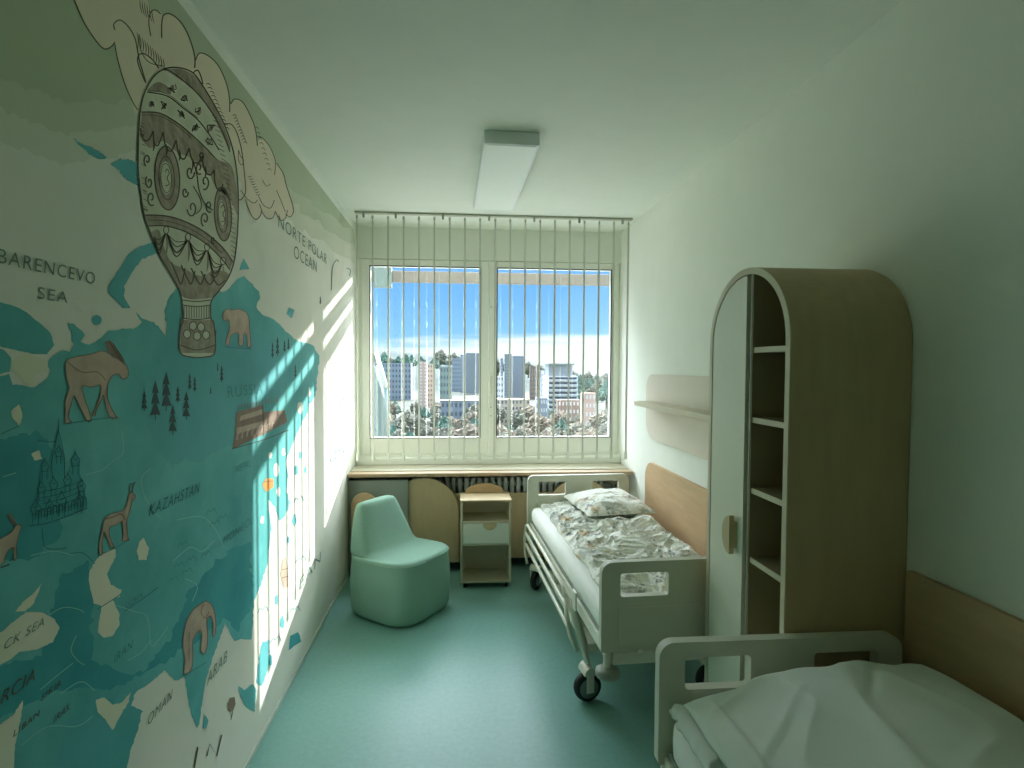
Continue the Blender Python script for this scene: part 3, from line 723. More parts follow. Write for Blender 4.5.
# green upper sky fading in patches
for k_, key in enumerate(('sky1', 'sky2', 'sky')):
    q_ = k_*16
    mu.poly([(-5, -40), (120, -70), (200, 5), (262, 90), (310, 155), (352, 212), (356, 266-q_), (330, 246-q_), (296, 225-q_), (230, 175-q_), (150, 150-q_*1.5), (60, 165-q_*2), (-5, 140-q_*2)], key, 1+k_*.4, 6, 6)
# land masses
LAND = [(-6, 378), (8, 374), (12, 384), (24, 386), (34, 388), (46, 378), (50, 370), (44, 364), (52, 356), (62, 350), (70, 352), (72, 344), (70, 332), (66, 322), (76, 326), (84, 334), (80, 342), (88, 345), (98, 340), (108, 331), (122, 329), (136, 328), (141, 322), (135, 312), (142, 318), (150, 321), (158, 326), (166, 337), (166, 325), (164, 310), (168, 298), (176, 288), (184, 286), (206, 290), (222, 292), (230, 288), (236, 280), (244, 276), (250, 282), (258, 291), (260, 299), (256, 307), (262, 315), (272, 318), (279, 324), (285, 331), (294, 338), (300, 342), (312, 344), (320, 356), (317, 376), (316, 392), (310, 404), (305, 418), (299, 428), (293, 442), (285, 462), (288, 476), (286, 492), (290, 502), (284, 516), (279, 521), (275, 506), (268, 500), (271, 529), (267, 564), (261, 585), (254, 600), (251, 640), (241, 639), (234, 641), (225, 623), (215, 651), (205, 681), (199, 724), (197, 728), (190, 712), (184, 676), (178, 680), (174, 681), (164, 670), (150, 683), (135, 692), (130, 706), (142, 711), (137, 731), (130, 751), (122, 790), (-6, 790)]
mu.poly(LAND, 'land', 2, 1.3, 3)
mu.poly([(-6, 300), (0, 302), (14, 306), (26, 312), (38, 322), (50, 333), (54, 345), (46, 354), (32, 354), (14, 350), (-6, 345)], 'land', 2, .8, 4)
mu.poly([(-6, 346), (4, 350), (11, 358), (9, 371), (-6, 376)], 'land', 2, .8, 4)
mu.poly([(153, 242), (140, 246), (128, 254), (118, 270), (108, 285), (107, 292), (115, 300), (122, 308), (130, 308), (124, 299), (124, 286), (132, 271), (142, 259), (156, 253)], 'blue', 3, 1.0, 3)
mu.poly(ell(96, 320, 5, 5), 'blue', 3, .6, 3)
mu.poly([(72, 138), (80, 143), (92, 148), (100, 152), (106, 158), (98, 159), (92, 157), (85, 151), (78, 145)], 'blue', 3, 1.5, 2)
mu.poly([(110, 164), (120, 159), (132, 160), (138, 164), (138, 186), (126, 180), (118, 170)], 'blue', 3, 2.5, 2)
mu.poly([(243, 258), (249, 269), (239, 270)], 'blue', 3, .4, 3)
mu.poly([(288, 307), (294, 310), (292, 318), (286, 314)], 'blue', 3, .8, 3)
mu.poly([(238, 686), (244, 690), (252, 684), (256, 690), (254, 712), (247, 708), (240, 697)], 'land', 3, 1.0, 3)
mu.poly([(262, 642), (269, 640), (268, 668), (262, 686), (256, 684), (258, 662)], 'blue', 3, 1.2, 3)
mu.poly([(290, 636), (298, 632), (301, 642), (294, 646), (288, 650)], 'deep', 3, 1.0, 3)
mu.poly([(204, 714), (208, 720), (206, 728), (202, 728)], 'land', 3, .4, 3)
# darker and bluer washes inside the land
mu.poly([(170, 330), (240, 320), (300, 360), (250, 440), (170, 470), (140, 400)], 'blue', 2.4, 8, 6)
mu.poly([(-6, 440), (40, 430), (60, 470), (60, 540), (30, 560), (-6, 560)], 'deep', 2.4, 6, 5)
mu.poly([(60, 575), (88, 560), (92, 600), (92, 660), (135, 676), (170, 640), (190, 590), (215, 560), (250, 540), (252, 600), (236, 632), (225, 618), (200, 640), (160, 664), (110, 690), (60, 690), (-6, 720), (-6, 668), (40, 655)], 'deep', 2.4, 5, 5)
mu.poly([(60, 725), (100, 716), (122, 742), (112, 790), (60, 790)], 'blue', 2.6, 5, 5)
# inland seas and gulfs
for p in ([(10, 361), (26, 352), (47, 362), (46, 372), (36, 374), (32, 385), (24, 384), (20, 375), (12, 372)],
          [(10, 411), (18, 404), (22, 417), (18, 426), (11, 417)], [(30, 454), (38, 450), (41, 459), (34, 461)],
          [(-6, 636), (0, 632), (15, 620), (25, 612), (40, 612), (54, 619), (59, 628), (52, 642), (35, 650), (18, 652), (8, 660), (-6, 668)],
          [(14, 612), (22, 602), (34, 592), (41, 583), (33, 603), (24, 611)],
          [(88, 580), (88, 573), (94, 562), (100, 555), (108, 550), (115, 549), (115, 557), (106, 574), (110, 585), (121, 590), (119, 597), (112, 600), (118, 612), (119, 625), (112, 636), (103, 638), (97, 632), (99, 618), (101, 606), (93, 603), (90, 592)],
          [(143, 538), (148, 548), (146, 560), (138, 560), (136, 550), (139, 542)],
          [(22, 700), (20, 718), (14, 745), (12, 790), (-6, 790), (-6, 728), (0, 724), (12, 715)],
          [(95, 700), (104, 697), (112, 705), (122, 702), (130, 692), (128, 702), (120, 715), (112, 730), (105, 720), (97, 712)]):
    mu.poly(p, 'pale', 3, .9, 3)
for (x, y, rx, ry) in ((276, 470, 3, 7), (300, 408, 3, 6), (283, 452, 2, 4), (270, 455, 2, 3), (309, 392, 1.5, 5), (278, 492, 2, 5), (262, 520, 2, 4)):
    mu.poly(ell(x, y, rx, ry, 0, 14), 'sea', 3, .9, 2)
for (x, y, rx, ry) in ((296, 470, 2, 5), (294, 520, 2, 6), (300, 455, 1.5, 4), (288, 540, 1.5, 4), (276, 600, 1.5, 5), (282, 622, 2, 6), (305, 470, 1.2, 4), (270, 660, 2, 6)):
    mu.poly(ell(x, y, rx, ry, 0, 14), 'blue', 3, .9, 2)
# rivers
for p in ([(2, 476), (16, 472)], [(115, 606), (135, 612), (146, 618), (150, 645), (158, 640), (168, 628)], [(48, 615), (62, 608), (76, 609), (84, 612)],
          [(75, 636), (70, 650), (76, 660), (84, 664)], [(40, 690), (56, 676), (72, 664)], [(20, 745), (46, 726), (76, 726), (92, 716)],
          [(85, 474), (100, 470), (112, 462), (122, 452), (120, 430)], [(30, 556), (52, 552), (72, 556)], [(150, 470), (140, 480), (146, 500), (160, 520)],
          [(176, 520), (200, 516), (214, 530), (224, 548)], [(172, 560), (190, 548), (202, 552), (214, 540)], [(60, 695), (80, 682), (94, 690)],
          [(150, 640), (140, 652), (128, 660)], [(184, 578), (196, 586), (192, 602)]):
    mu.curve([(x+random.uniform(-1, 1), y+random.uniform(-1, 1)) for x, y in p], .7, 'river', 4)
for p in ([(41, 528), (43, 545), (50, 549), (66, 548)], [(68, 554), (82, 553), (94, 564)], [(0, 434), (18, 426)], [(97, 609), (113, 599), (120, 594)],
          [(36, 440), (48, 442), (56, 441)], [(124, 611), (140, 600), (158, 587)], [(0, 568), (8, 565)]):
    mu.curve(p, .8, 'inkt', 4)
mural = mu.build('wall_mural')
tag(mural, 'teal illustrated world map mural with balloon and animals on the left wall', 'mural')

# clouds behind the balloon
mc = Mural()
mc.poly(smooth([(64, -30), (74, 2), (84, 24), (96, 42), (104, 49), (111, 46), (114, 44), (117, 60), (124, 84), (132, 102), (140, 116), (200, 130), (238, 175), (240, 200), (244, 200), (250, 196), (247, 202), (252, 216), (258, 219), (262, 212), (266, 217), (270, 219), (274, 213), (277, 219), (282, 220), (286, 214), (290, 216), (293, 213), (289, 196), (285, 184), (281, 170), (276, 163), (270, 148), (262, 138), (257, 140), (252, 120), (244, 104), (236, 99), (230, 104), (228, 90), (218, 66), (206, 54), (198, 53), (194, 62), (192, 50), (184, 30), (172, 15), (162, 16), (160, 12), (150, 8), (144, -6), (130, -40)], 5), 'cloud', 3)
for p, w in (([(64, -20), (74, 2), (84, 24), (96, 42), (104, 49), (111, 46), (114, 42)], 1.3), ([(114, 44), (117, 60), (124, 84), (132, 102), (137, 110)], 1.0),
             ([(114, 30), (113, 24), (119, 20), (127, 26), (134, 38), (137, 52), (139, 62), (142, 72), (145, 82)], 1.2), ([(145, 83), (141, 74), (137, 62), (138, 55), (144, 54), (152, 60), (158, 68)], 1.2),
             ([(138, 34), (140, 50), (148, 62), (162, 66)], .8), ([(150, 36), (148, 22), (150, 12), (155, 10), (160, 14)], 1.1), ([(161, 38), (161, 24), (163, 15), (170, 14), (180, 22), (188, 36), (194, 56), (194, 68)], 1.3),
             ([(195, 60), (199, 53), (208, 56), (218, 66), (226, 84), (229, 100), (229, 112)], 1.1), ([(230, 104), (234, 99), (242, 102), (250, 116), (255, 130), (257, 146)], 1.0),
             ([(222, 125), (230, 124), (236, 132), (241, 150), (244, 175), (245, 192), (241, 199), (238, 200)], 1.0), ([(256, 136), (262, 138), (270, 148), (275, 162), (274, 175)], .8),
             ([(276, 163), (283, 174), (286, 186), (292, 204), (293, 213)], .9), ([(245, 199), (247, 206), (252, 217), (257, 219), (261, 212), (259, 204)], .8),
             ([(261, 211), (266, 218), (272, 218), (275, 211)], .8), ([(275, 212), (280, 220), (285, 218), (287, 210)], .8), ([(285, 214), (290, 217), (293, 212)], .8),
             ([(240, 190), (246, 198), (253, 203), (257, 200)], .7), ([(258, 196), (263, 205), (270, 208), (274, 200)], .7), ([(276, 190), (281, 202), (285, 212)], .7),
             ([(238, 150), (240, 156), (243, 160), (241, 165), (238, 160), (238, 150)], .6), ([(262, 180), (266, 186), (270, 184)], .6)):
    mc.curve(p, w, 'ink', 4)
for k in range(11): x = 136+k*2.6; mc.curve([(x, 32+k*2.6), (x+1.5, 40+k*2.5), (x+1.0, 49+k*2.0)], .9, 'ink', 4, True)
for k in range(6): x = 139+k*2.4; mc.curve([(x, -2+k*2), (x+.5, 6+k*2), (x+2.5, 14+k*2)], .9, 'ink', 4, True)
for k in range(12): x, y = 205+k*1.7, 84+k*4.0; mc.curve([(x, y), (x+3, y-.5), (x+5.5, y+2)], .8, 'ink', 4, True)
for k in range(10): x, y = 232+k*1.2, 116+k*3.0; mc.curve([(x, y), (x+2, y-1.5), (x+4, y+1)], .8, 'ink', 4, True)
for k in range(9): x, y = 254+k*1.6, 128+k*5.2; mc.curve([(x, y), (x+2.4, y-1), (x+4.4, y+1.5)], .7, 'ink', 4, True)
for k in range(8): x, y = 247+k*1.2, 176+k*2.6; mc.curve([(x, y), (x+2.4, y+1), (x+4.4, y-.5)], .7, 'ink', 4, True)
tag(mc.build('painted_clouds', mural), 'beige scrolled clouds')

# balloon
mb_ = Mural()
OUT = smooth([(137, 150), (138, 120), (141, 100), (147, 85), (155, 74), (166, 68), (180, 68), (192, 73), (202, 86), (214, 106), (224, 126), (231, 146), (235, 165), (237, 185), (237.5, 205), (236.5, 235), (233, 262), (226, 280), (216, 293), (210, 302), (210, 318), (213, 324), (214, 352), (204, 357), (190, 357), (179, 352), (179, 330), (182, 320), (181, 302), (178, 290), (170, 275), (158, 255), (150, 235), (143, 215), (139, 190), (137, 170), (137, 150)], 5)
mb_.poly(OUT[:-1], 'bal', 5)
def band(top, bot, k, lay): mb_.poly(smooth(top, 5)+smooth(bot, 5)[::-1], k, lay)
band([(160, 70), (180, 69), (196, 78), (208, 96), (220, 119), (230, 145)], [(166, 71), (181, 81), (196, 94), (211, 114), (221, 134), (229, 152)], 'bald', 6)
band([(141, 112.5), (158, 113), (175, 122), (191, 135), (205, 148), (218, 163)], [(139, 136), (149, 148), (162, 141), (176, 152), (190, 158), (206, 172), (216, 184)], 'bald', 6)
mb_.poly(smooth([(205, 148), (218, 160), (230, 165), (236, 190), (237, 215), (232, 205), (226, 196), (214, 186), (208, 170)], 4), 'bald', 6.5)
mb_.poly(smooth([(146, 90), (156, 82), (166, 86), (170, 94), (160, 92), (147, 92)], 4), 'bald', 6.2)
band([(144, 215), (165, 216), (185, 222), (205, 233), (222, 248), (232, 262)], [(148, 226), (165, 226), (185, 232), (204, 243), (220, 258), (229, 270)], 'bald', 6)
mb_.poly(smooth([(150, 232), (158, 230), (162, 244), (170, 262), (182, 268), (200, 276), (214, 270), (228, 274), (222, 286), (212, 297), (184, 298), (174, 282), (160, 258)], 4), 'bald', 6)
for cx, cy, rx, ry in ((166, 178, 12.5, 32), (222, 214, 8.5, 27)):
    mb_.poly(ell(cx, cy, rx, ry, -3), 'bald', 6.5); mb_.poly(ell(cx-1, cy, rx*.45, ry*.52, -3), 'bal', 7)
    mb_.line(ell(cx, cy, rx, ry, -3), 1.3, 'ink', 7.5); mb_.line(ell(cx-.5, cy, rx*.62, ry*.68, -3), .8, 'ink', 7.6); mb_.line(ell(cx-1, cy, rx*.42, ry*.46, -3), .7, 'ink', 7.7)
    mb_.curve([(cx-2, cy-6), (cx, cy-9), (cx+2, cy-5), (cx, cy), (cx+2, cy+6), (cx-2, cy+8)], .8, 'ink', 7.8)
mb_.line(OUT, 1.3, 'ink', 8)
for p, w in (([(160, 70), (167, 70), (182, 80.5), (197, 94), (212, 114), (222, 133), (229, 152)], 1.0), ([(146, 92), (166, 96), (182, 108), (197, 120), (210, 137), (218, 150)], 1.2), ([(147, 90), (166, 94), (182, 106), (197, 118)], .5),
             ([(140, 112), (158, 113), (175, 122), (191, 135), (205, 148), (214, 158)], 1.2), ([(140, 115), (158, 116), (175, 125), (190, 138)], .5),
             ([(144, 215), (165, 216), (185, 222), (205, 233), (222, 248), (232, 262)], 1.4), ([(147, 226), (165, 226), (185, 232), (204, 243), (220, 258), (229, 270)], 1.2), ([(146, 220), (165, 221), (185, 227), (204, 238), (221, 253)], .6),
             ([(192, 73), (196, 70), (199, 74), (202, 84)], 1.2)):
    mb_.curve(p, w, 'ink', 8)
# scalloped hem of the drapery
hem = [(139, 128), (146, 137), (152, 131), (156, 142), (162, 132), (169, 148), (175, 140), (182, 156), (188, 148), (196, 160), (201, 156), (208, 172), (213, 170), (218, 188), (222, 184), (228, 198)]
for i in range(0, len(hem)-2, 2): mb_.curve([hem[i], ((hem[i][0]+hem[i+1][0])/2-1, (hem[i][1]+hem[i+1][1])/2+6), (hem[i+1][0]+1, hem[i+1][1]+3), hem[i+2]], 1.5, 'ink', 8)
for x, y in ((152, 145), (165, 150), (178, 155), (191, 164), (204, 172)): mb_.curve([(x, y-6), (x+1, y), (x, y+6)], 1.8, 'ink', 8, True)
# little figures of the upper bands
for i, (x, y) in enumerate(((150, 104), (163, 106), (180, 114), (195, 128), (208, 142), (171, 88), (184, 98), (198, 112), (210, 128))):
    RR = random.Random(i); pp = [(x+RR.uniform(-4, 4), y+RR.uniform(-5, 5)) for _ in range(6)]
    mb_.curve(pp[:4], 1.1, 'ink', 8); mb_.curve(pp[2:], .8, 'ink', 8); mb_.poly(ell(x, y, 2.2, 3.4, 20), 'bald', 7)
# scrolls between the medallions
def scroll(cx, cy, r, a=0, sgn=1):
    pts = [(cx+(r*(1-k/16))*math.cos(a+sgn*k*.55)*.75, cy+(r*(1-k/16))*math.sin(a+sgn*k*.55)*1.35) for k in range(14)]
    mb_.line(pts, 1.5, 'ink', 8)
for a_ in ((189, 172, 6, 0, 1), (204, 182, 6, 2, -1), (198, 168, 5, 1, 1), (191, 208, 7, 3, -1), (204, 219, 6, 2, 1), (184, 192, 4.5, 0, 1), (150, 198, 6, 1, 1), (148, 182, 5.5, 4, -1), (146, 160, 5, 2, 1), (208, 206, 5, 1, 1), (212, 240, 3, 1, 1), (200, 156, 4, 2, -1)): scroll(*a_)
mb_.curve([(192, 160), (196, 176), (198, 190), (204, 204), (212, 210)], 1.2, 'ink', 8); mb_.curve([(192, 186), (199, 198), (200, 208), (195, 214)], 1.0, 'ink', 8)
# swags
nd = [(152, 232), (165, 229), (187, 236), (206, 246), (222, 260)]
for i in range(4):
    a, b = nd[i], nd[i+1]
    for d, w in ((9, .8), (14, 1.0), (20, 1.6), (24, 1.2)): mb_.curve([(a[0]+1, a[1]+5), ((a[0]+b[0])/2-1, (a[1]+b[1])/2+d), (b[0]-1, b[1]+5)], w, 'ink', 8)
for a in nd[1:]: mb_.poly(ell(a[0], a[1]+1, 2.6, 3.6), 'bal', 7.5); mb_.line(ell(a[0], a[1]+1, 2.6, 3.6), .8, 'ink', 8); mb_.curve([(a[0], a[1]+5), (a[0]+1, a[1]+16), (a[0], a[1]+26)], 2.0, 'bald', 7.9, True)
for k in range(5): x = 176+k*10; mb_.curve([(x-6, 262+k*3), (x, 276+k*2), (x+4, 284), (x+8, 268+k*3)], 1.3, 'ink', 8)
for k in range(26):
    t = random.uniform(0, 1); x = 138+2*random.random()+t*3; y = 120+t*90; mb_.curve([(x, y), (x+4, y+2)], .5, 'ink', 8)
for k in range(30):
    t = k/29; x = 214+21*math.sin(t*1.5+.1); y = 118+t*140; mb_.curve([(x, y), (x-5, y-3)], .5, 'ink', 8)
# neck and basket
band([(182, 303), (209, 303)], [(182, 318), (209, 318)], 'bal', 7)
for y in (300, 305, 318): mb_.curve([(181.5, y), (195, y+1.5), (209.5, y)], 1.0, 'ink', 8)
for k in range(11): x = 183+k*2.5; mb_.line([(x, 306), (x, 318)], .7, 'ink', 8)
band([(180, 320), (213, 320)], [(179, 353), (214, 353)], 'bald', 7)
for x, y in ((192, 326), (200, 327), (186, 334), (196, 336), (205, 335)): mb_.poly(ell(x, y, 3.6, 4.2), 'bal', 7.5); mb_.line(ell(x, y, 3.6, 4.2), .9, 'ink', 8)
mb_.curve([(179, 345), (196, 350), (214, 345)], 1.0, 'ink', 8); mb_.line([(179, 328), (179, 318)], .9, 'ink', 8); mb_.line([(214, 342), (215, 330)], .9, 'ink', 8)
tag(mb_.build('painted_balloon', mural), 'grey-brown engraved hot air balloon with medallions')

def figure(name, label, polys=(), lines=(), parent=mural):
    m = Mural()
    for p, k, l in polys: m.poly(p, k, l)
    for p, w, k in lines: m.curve(p, w, k, 7.5, n=4)
    o = m.build(name, parent); tag(o, label or None); return o
moose = [(64, 366), (66, 360), (74, 357), (90, 354), (100, 351), (107, 353), (112, 357), (118, 358), (122, 360), (127, 370), (126.5, 377), (121, 379), (117, 374), (111, 376), (107, 384), (106, 396), (110, 408), (114, 415), (116, 418), (110, 418), (105, 408), (102, 395), (100, 400), (95, 410), (94, 415), (91, 415), (94, 408), (99, 394), (99, 385), (90, 387), (81, 386), (83, 398), (88, 412), (90, 420), (86, 421), (80, 410), (73, 396), (70, 404), (67, 417), (70, 422), (64, 423), (64, 410), (64, 400), (68, 388), (65, 378)]
figure('painted_moose', 'brown moose', [(moose, 'fur', 5), ([(104, 342), (108, 340), (113, 344), (118, 352), (124, 366), (120, 362), (112, 356), (106, 350)], 'furd', 6)],
       [(moose+[moose[0]], .8, 'furd'), ([(108, 342), (116, 354), (121, 362)], .8, 'ink'), ([(112, 345), (119, 354), (123, 362)], .8, 'ink'), ([(66, 362), (80, 372), (96, 372), (104, 380)], 1.0, 'furd'), ([(63, 424), (90, 420), (116, 417)], .7, 'inkt')])
deer = [(102, 524), (104, 518), (110, 514), (118, 512), (124, 508), (127, 500), (128, 494), (131, 492), (134, 496), (133.5, 499), (131, 501), (129, 510), (126, 520), (126, 530), (127, 538), (128, 540), (124, 541), (121, 540), (122, 534), (121, 522), (115, 525), (109, 527), (108, 534), (111, 543), (113, 547), (109, 547), (105, 536), (103, 532), (101, 542), (101, 554), (98, 554), (98.5, 540), (101, 530)]
figure('painted_deer', 'slender brown deer', [(deer, 'fur', 5)], [(deer+[deer[0]], .7, 'furd'), ([(104, 519), (112, 517), (120, 514), (124, 520)], 1.2, 'furd'), ([(129, 494), (128, 488), (130, 483)], .9, 'ink'), ([(131, 493), (132, 487), (134, 482)], .9, 'ink'), ([(98, 555), (112, 549), (129, 539)], .6, 'inkt')])
goat = [(-3, 540), (4, 536), (10, 532), (14, 526), (17, 524), (20, 527), (17, 534), (15, 545), (15, 558), (12, 560), (12, 548), (8, 549), (4, 556), (2, 563), (-3, 564)]
figure('painted_antelope', 'pale brown antelope cut by the picture edge', [(goat, 'fur', 5), ([(6, 514), (9, 513), (14, 522), (16, 526), (11, 524)], 'furd', 6)], [(goat+[goat[0]], .7, 'furd'), ([(-3, 568), (8, 564)], .8, 'ink')])
bear = [(222, 318), (223, 312), (227, 309), (232, 310), (238, 309), (245, 312), (248, 318), (249, 330), (250, 346), (247, 347), (246, 336), (243, 333), (242, 345), (238, 345), (238, 334), (234, 333), (230, 336), (228, 345), (225, 344), (227, 334), (229, 328), (228, 320), (224, 321)]
figure('painted_bear', 'light brown bear', [(bear, 'fur', 5)], [(bear+[bear[0]], .6, 'furd'), ([(224, 347), (250, 349)], .6, 'inkt')])
eleph = [(205, 601), (210, 604), (214, 612), (215, 626), (214, 634), (212, 636), (212.5, 624), (210, 616), (206, 620), (207, 636), (206, 648), (203, 654), (200, 650), (201, 636), (199, 630), (192, 640), (192, 655), (191, 668), (188, 672), (183, 674), (184, 660), (182, 645), (183, 632), (187, 618), (194, 608)]
figure('painted_elephant', 'brown elephant with hanging trunk', [(eleph, 'fur', 5)], [(eleph+[eleph[0]], .8, 'furd'), ([(203, 604), (200, 612), (204, 618), (208, 612)], .8, 'furd'), ([(188, 632), (188, 660)], .6, 'furd'), ([(183, 676), (206, 662)], .6, 'inkt')])
figure('painted_bird', 'small brown bird', [([(229, 698), (234, 697), (235, 704), (232, 712), (228, 711), (227, 704)], 'furd', 5)], [([(232, 712), (230, 720)], .7, 'ink')])
for cx, t_, b_, w in ((143.5, 391, 411, 3.2), (154.5, 380, 420, 5.2), (165.5, 372, 411, 5.2), (177, 386, 403, 2.6), (172, 404, 435, 4.2), (185.5, 391, 420, 4.0), (189, 373, 390, 2), (194, 376, 392, 2), (221, 365, 382, 2), (210, 387, 394, 1), (217, 362, 371, 1),
                      (272, 342, 358, 1.6), (277, 336, 356, 2), (284, 340, 352, 1.6), (288, 338, 350, 1.6), (295, 364, 378, 1.4), (320, 296, 304, 1.2)):
    h = b_-t_; q = [(cx, t_)]
    for s_, (f, g) in ((1, (.33, .30)), (1, (.60, .55)), (1, (.88, .88))): q += [(cx+w*(.45+f*.6), t_+h*f), (cx+w*.22, t_+h*(f-.02))]
    q += [(cx+.4, t_+h*.88), (cx+.4, b_), (cx-.4, b_), (cx-.4, t_+h*.88)]
    for f in (.88, .60, .33): q += [(cx-w*.22, t_+h*(f-.02)), (cx-w*(.45+f*.6), t_+h*f)]
    figure('painted_fir_tree', None, [(q, 'fir', 5)])
# domed cathedral in teal ink
cat = [([(27, 526), (30, 512), (36, 502), (38, 490), (38, 478), (41, 466), (43, 460), (46, 468), (48, 480), (50, 476), (51, 460), (54, 446), (57, 430), (60, 446), (63, 458), (64, 478), (68, 466), (71, 472), (70, 462), (74, 452), (79, 462), (79, 474), (82, 484), (86, 500), (86, 508), (70, 516), (44, 524)], 'deep', 4.5)]
cl = [([(57, 418), (57, 430), (53, 448), (50, 462), (51, 478)], .8, 'inkt'), ([(57, 430), (61, 448), (63, 460), (63, 478)], .8, 'inkt'), ([(27, 526), (50, 522), (86, 508)], .9, 'inkt')]
for cx, cy, r in ((43, 466, 4), (74, 460, 4.4), (57, 452, 3.6), (40, 488, 4), (80, 486, 4), (66, 480, 4), (52, 484, 4), (34, 508, 5), (60, 500, 5), (48, 506, 4), (78, 500, 4)):
    cl += [([(cx, cy-r*1.9), (cx-r*.35, cy-r), (cx-r, cy), (cx-r*.6, cy+r)], .8, 'inkt'), ([(cx, cy-r*1.9), (cx+r*.35, cy-r), (cx+r, cy), (cx+r*.6, cy+r)], .8, 'inkt'), ([(cx-r*.6, cy+r), (cx-r*.6, cy+r*3.4)], .7, 'inkt'), ([(cx+r*.6, cy+r), (cx+r*.6, cy+r*3.4)], .7, 'inkt'), ([(cx-r, cy+r*1.4), (cx+r, cy+r*1.2)], .7, 'inkt'), ([(cx-r*.4, cy), (cx+r*.5, cy-r*.3)], .7, 'inkt')]
for k in range(9): x = 34+k*6; cl += [([(x, 520-k*1.6), (x, 513-k*1.6), (x+1.5, 510-k*1.6), (x+3, 512-k*1.6), (x+3, 519-k*1.6)], .9, 'inkt')]
for k in range(5): cl += [([(38+k, 492+k*6), (60, 488+k*5.4), (82, 480+k*5.4)], .6, 'inkt')]
figure('painted_cathedral', 'cathedral with onion domes drawn in teal ink', cat, cl)
# brown station building with a roof
bl_ = [([(236, 412), (262, 405), (262, 412), (284, 410), (287, 422), (264, 434), (232, 449), (234, 434)], 'furd', 5), ([(240, 416), (262, 409), (262, 414), (239, 421)], 'fur', 5.5), ([(236, 428), (262, 421), (262, 426), (236, 434)], 'fur', 5.5)]
bls = [([(236+i*5, 440-i*1.5), (237+i*5, 434-i*1.5), (239+i*5, 433-i*1.5)], 1.2, 'fur') for i in range(8)]+[([(231, 449), (262, 440), (288, 430)], .8, 'ink'), ([(262, 405), (263, 436)], 1.0, 'ink')]
bls += [([(238+k*3, 410-k*.6), (238+k*3, 405-k*.6)], .7, 'furd') for k in range(14)]
figure('painted_building', 'long brown building', bl_, bls)
figure('painted_temple', 'small pink temple in sunlit part', [([(282, 560), (285, 556), (287, 566), (288, 586), (283, 589), (280, 574)], 'fur', 5)], [([(281, 570), (288, 568)], .8, 'furd'), ([(281, 578), (288, 576)], .8, 'furd')])
figure('painted_tiger', 'orange animal in the sunlit part', [([(262, 484), (266, 478), (273, 479), (273, 487), (266, 492), (263, 488)], 'orange', 5)], [([(263, 482), (272, 481)], .8, 'furd')])
figure('painted_bridge', 'faint line drawing of an arch near window', [], [([(331, 290), (332, 268), (336, 260), (338, 262)], .8, 'inkf'), ([(346, 268), (350, 270), (349, 276)], .8, 'inkf')])
# place names
def name_on_wall(*a, **k):
    t_ = Mural(); t_.text(*a, **k); t_.build('painted_place_name', mural)
name_on_wall('BARENCEVO', -6, 262, 93, 15, 'inkf', 6, .15, bold=.004)
name_on_wall('SEA', 35, 298, 66, 12, 'inkf', 6, .15, bold=.004)
name_on_wall('NORTE POLAR', 277, 226, 326, 13, 'inkf', 6, .1)
name_on_wall('OCEAN', 293, 257, 316, 13, 'inkf', 6, .1)
name_on_wall('RUSSIA', 226, 398, 262, 12, 'inkm', 6, 0)
name_on_wall('KAZAHSTAN', 147, 517, 198, 12, 'inkt', 6, .35, bold=.004)
name_on_wall('CK SEA', 1, 651, 43, 9, 'inkf', 6, .4)
name_on_wall('RCIA', -2, 706, 34, 13, 'ink', 6, .35, bold=.004)
name_on_wall('SIRIA', 39, 702, 60, 7, 'ink', 6, .3); name_on_wall('LIBAN', 11, 738, 38, 6, 'ink', 6, .3, bold=.01); name_on_wall('IRAK', 52, 724, 69, 7, 'ink', 6, .3)
name_on_wall('IRAN', 112, 664, 131, 8, 'inkt', 6, .3); name_on_wall('UZBEK', 124, 609, 142, 5, 'inkt', 6, .3); name_on_wall('OMAN', 146, 727, 171, 10, 'inkf', 6, .3)
name_on_wall('MONGOL', 222, 546, 252, 9, 'inkm', 6, .2); name_on_wall('NEPAL', 234, 474, 250, 8, 'inkm', 6, .2); name_on_wall('ARAB', 206, 686, 226, 12, 'inkf', 6, .3)
mi_ = Mural(); mi_.line([(197, 747), (193.5, 768)], 1.6, 'ink', 6); mi_.line([(206, 756), (209, 744), (216, 756), (221, 735)], 1.3, 'ink', 6); mi_.build('painted_place_name', mural); name_on_wall('EAN', 298, 592, 320, 11, 'inkf', 6, .3)
# faint mountains
mt = Mural()
for (x, y) in ((182, 545), (190, 560), (205, 555), (214, 524), (222, 518), (178, 566), (186, 572), (172, 580), (210, 512), (298, 500), (300, 560), (294, 610), (275, 640), (262, 610), (338, 452), (332, 462), (344, 400)):
    mt.curve([(x-5, y+3), (x-2, y-2), (x, y), (x+3, y-4), (x+6, y+1)], .6, 'inkm', 5)
mt.build('painted_mountains', mural)
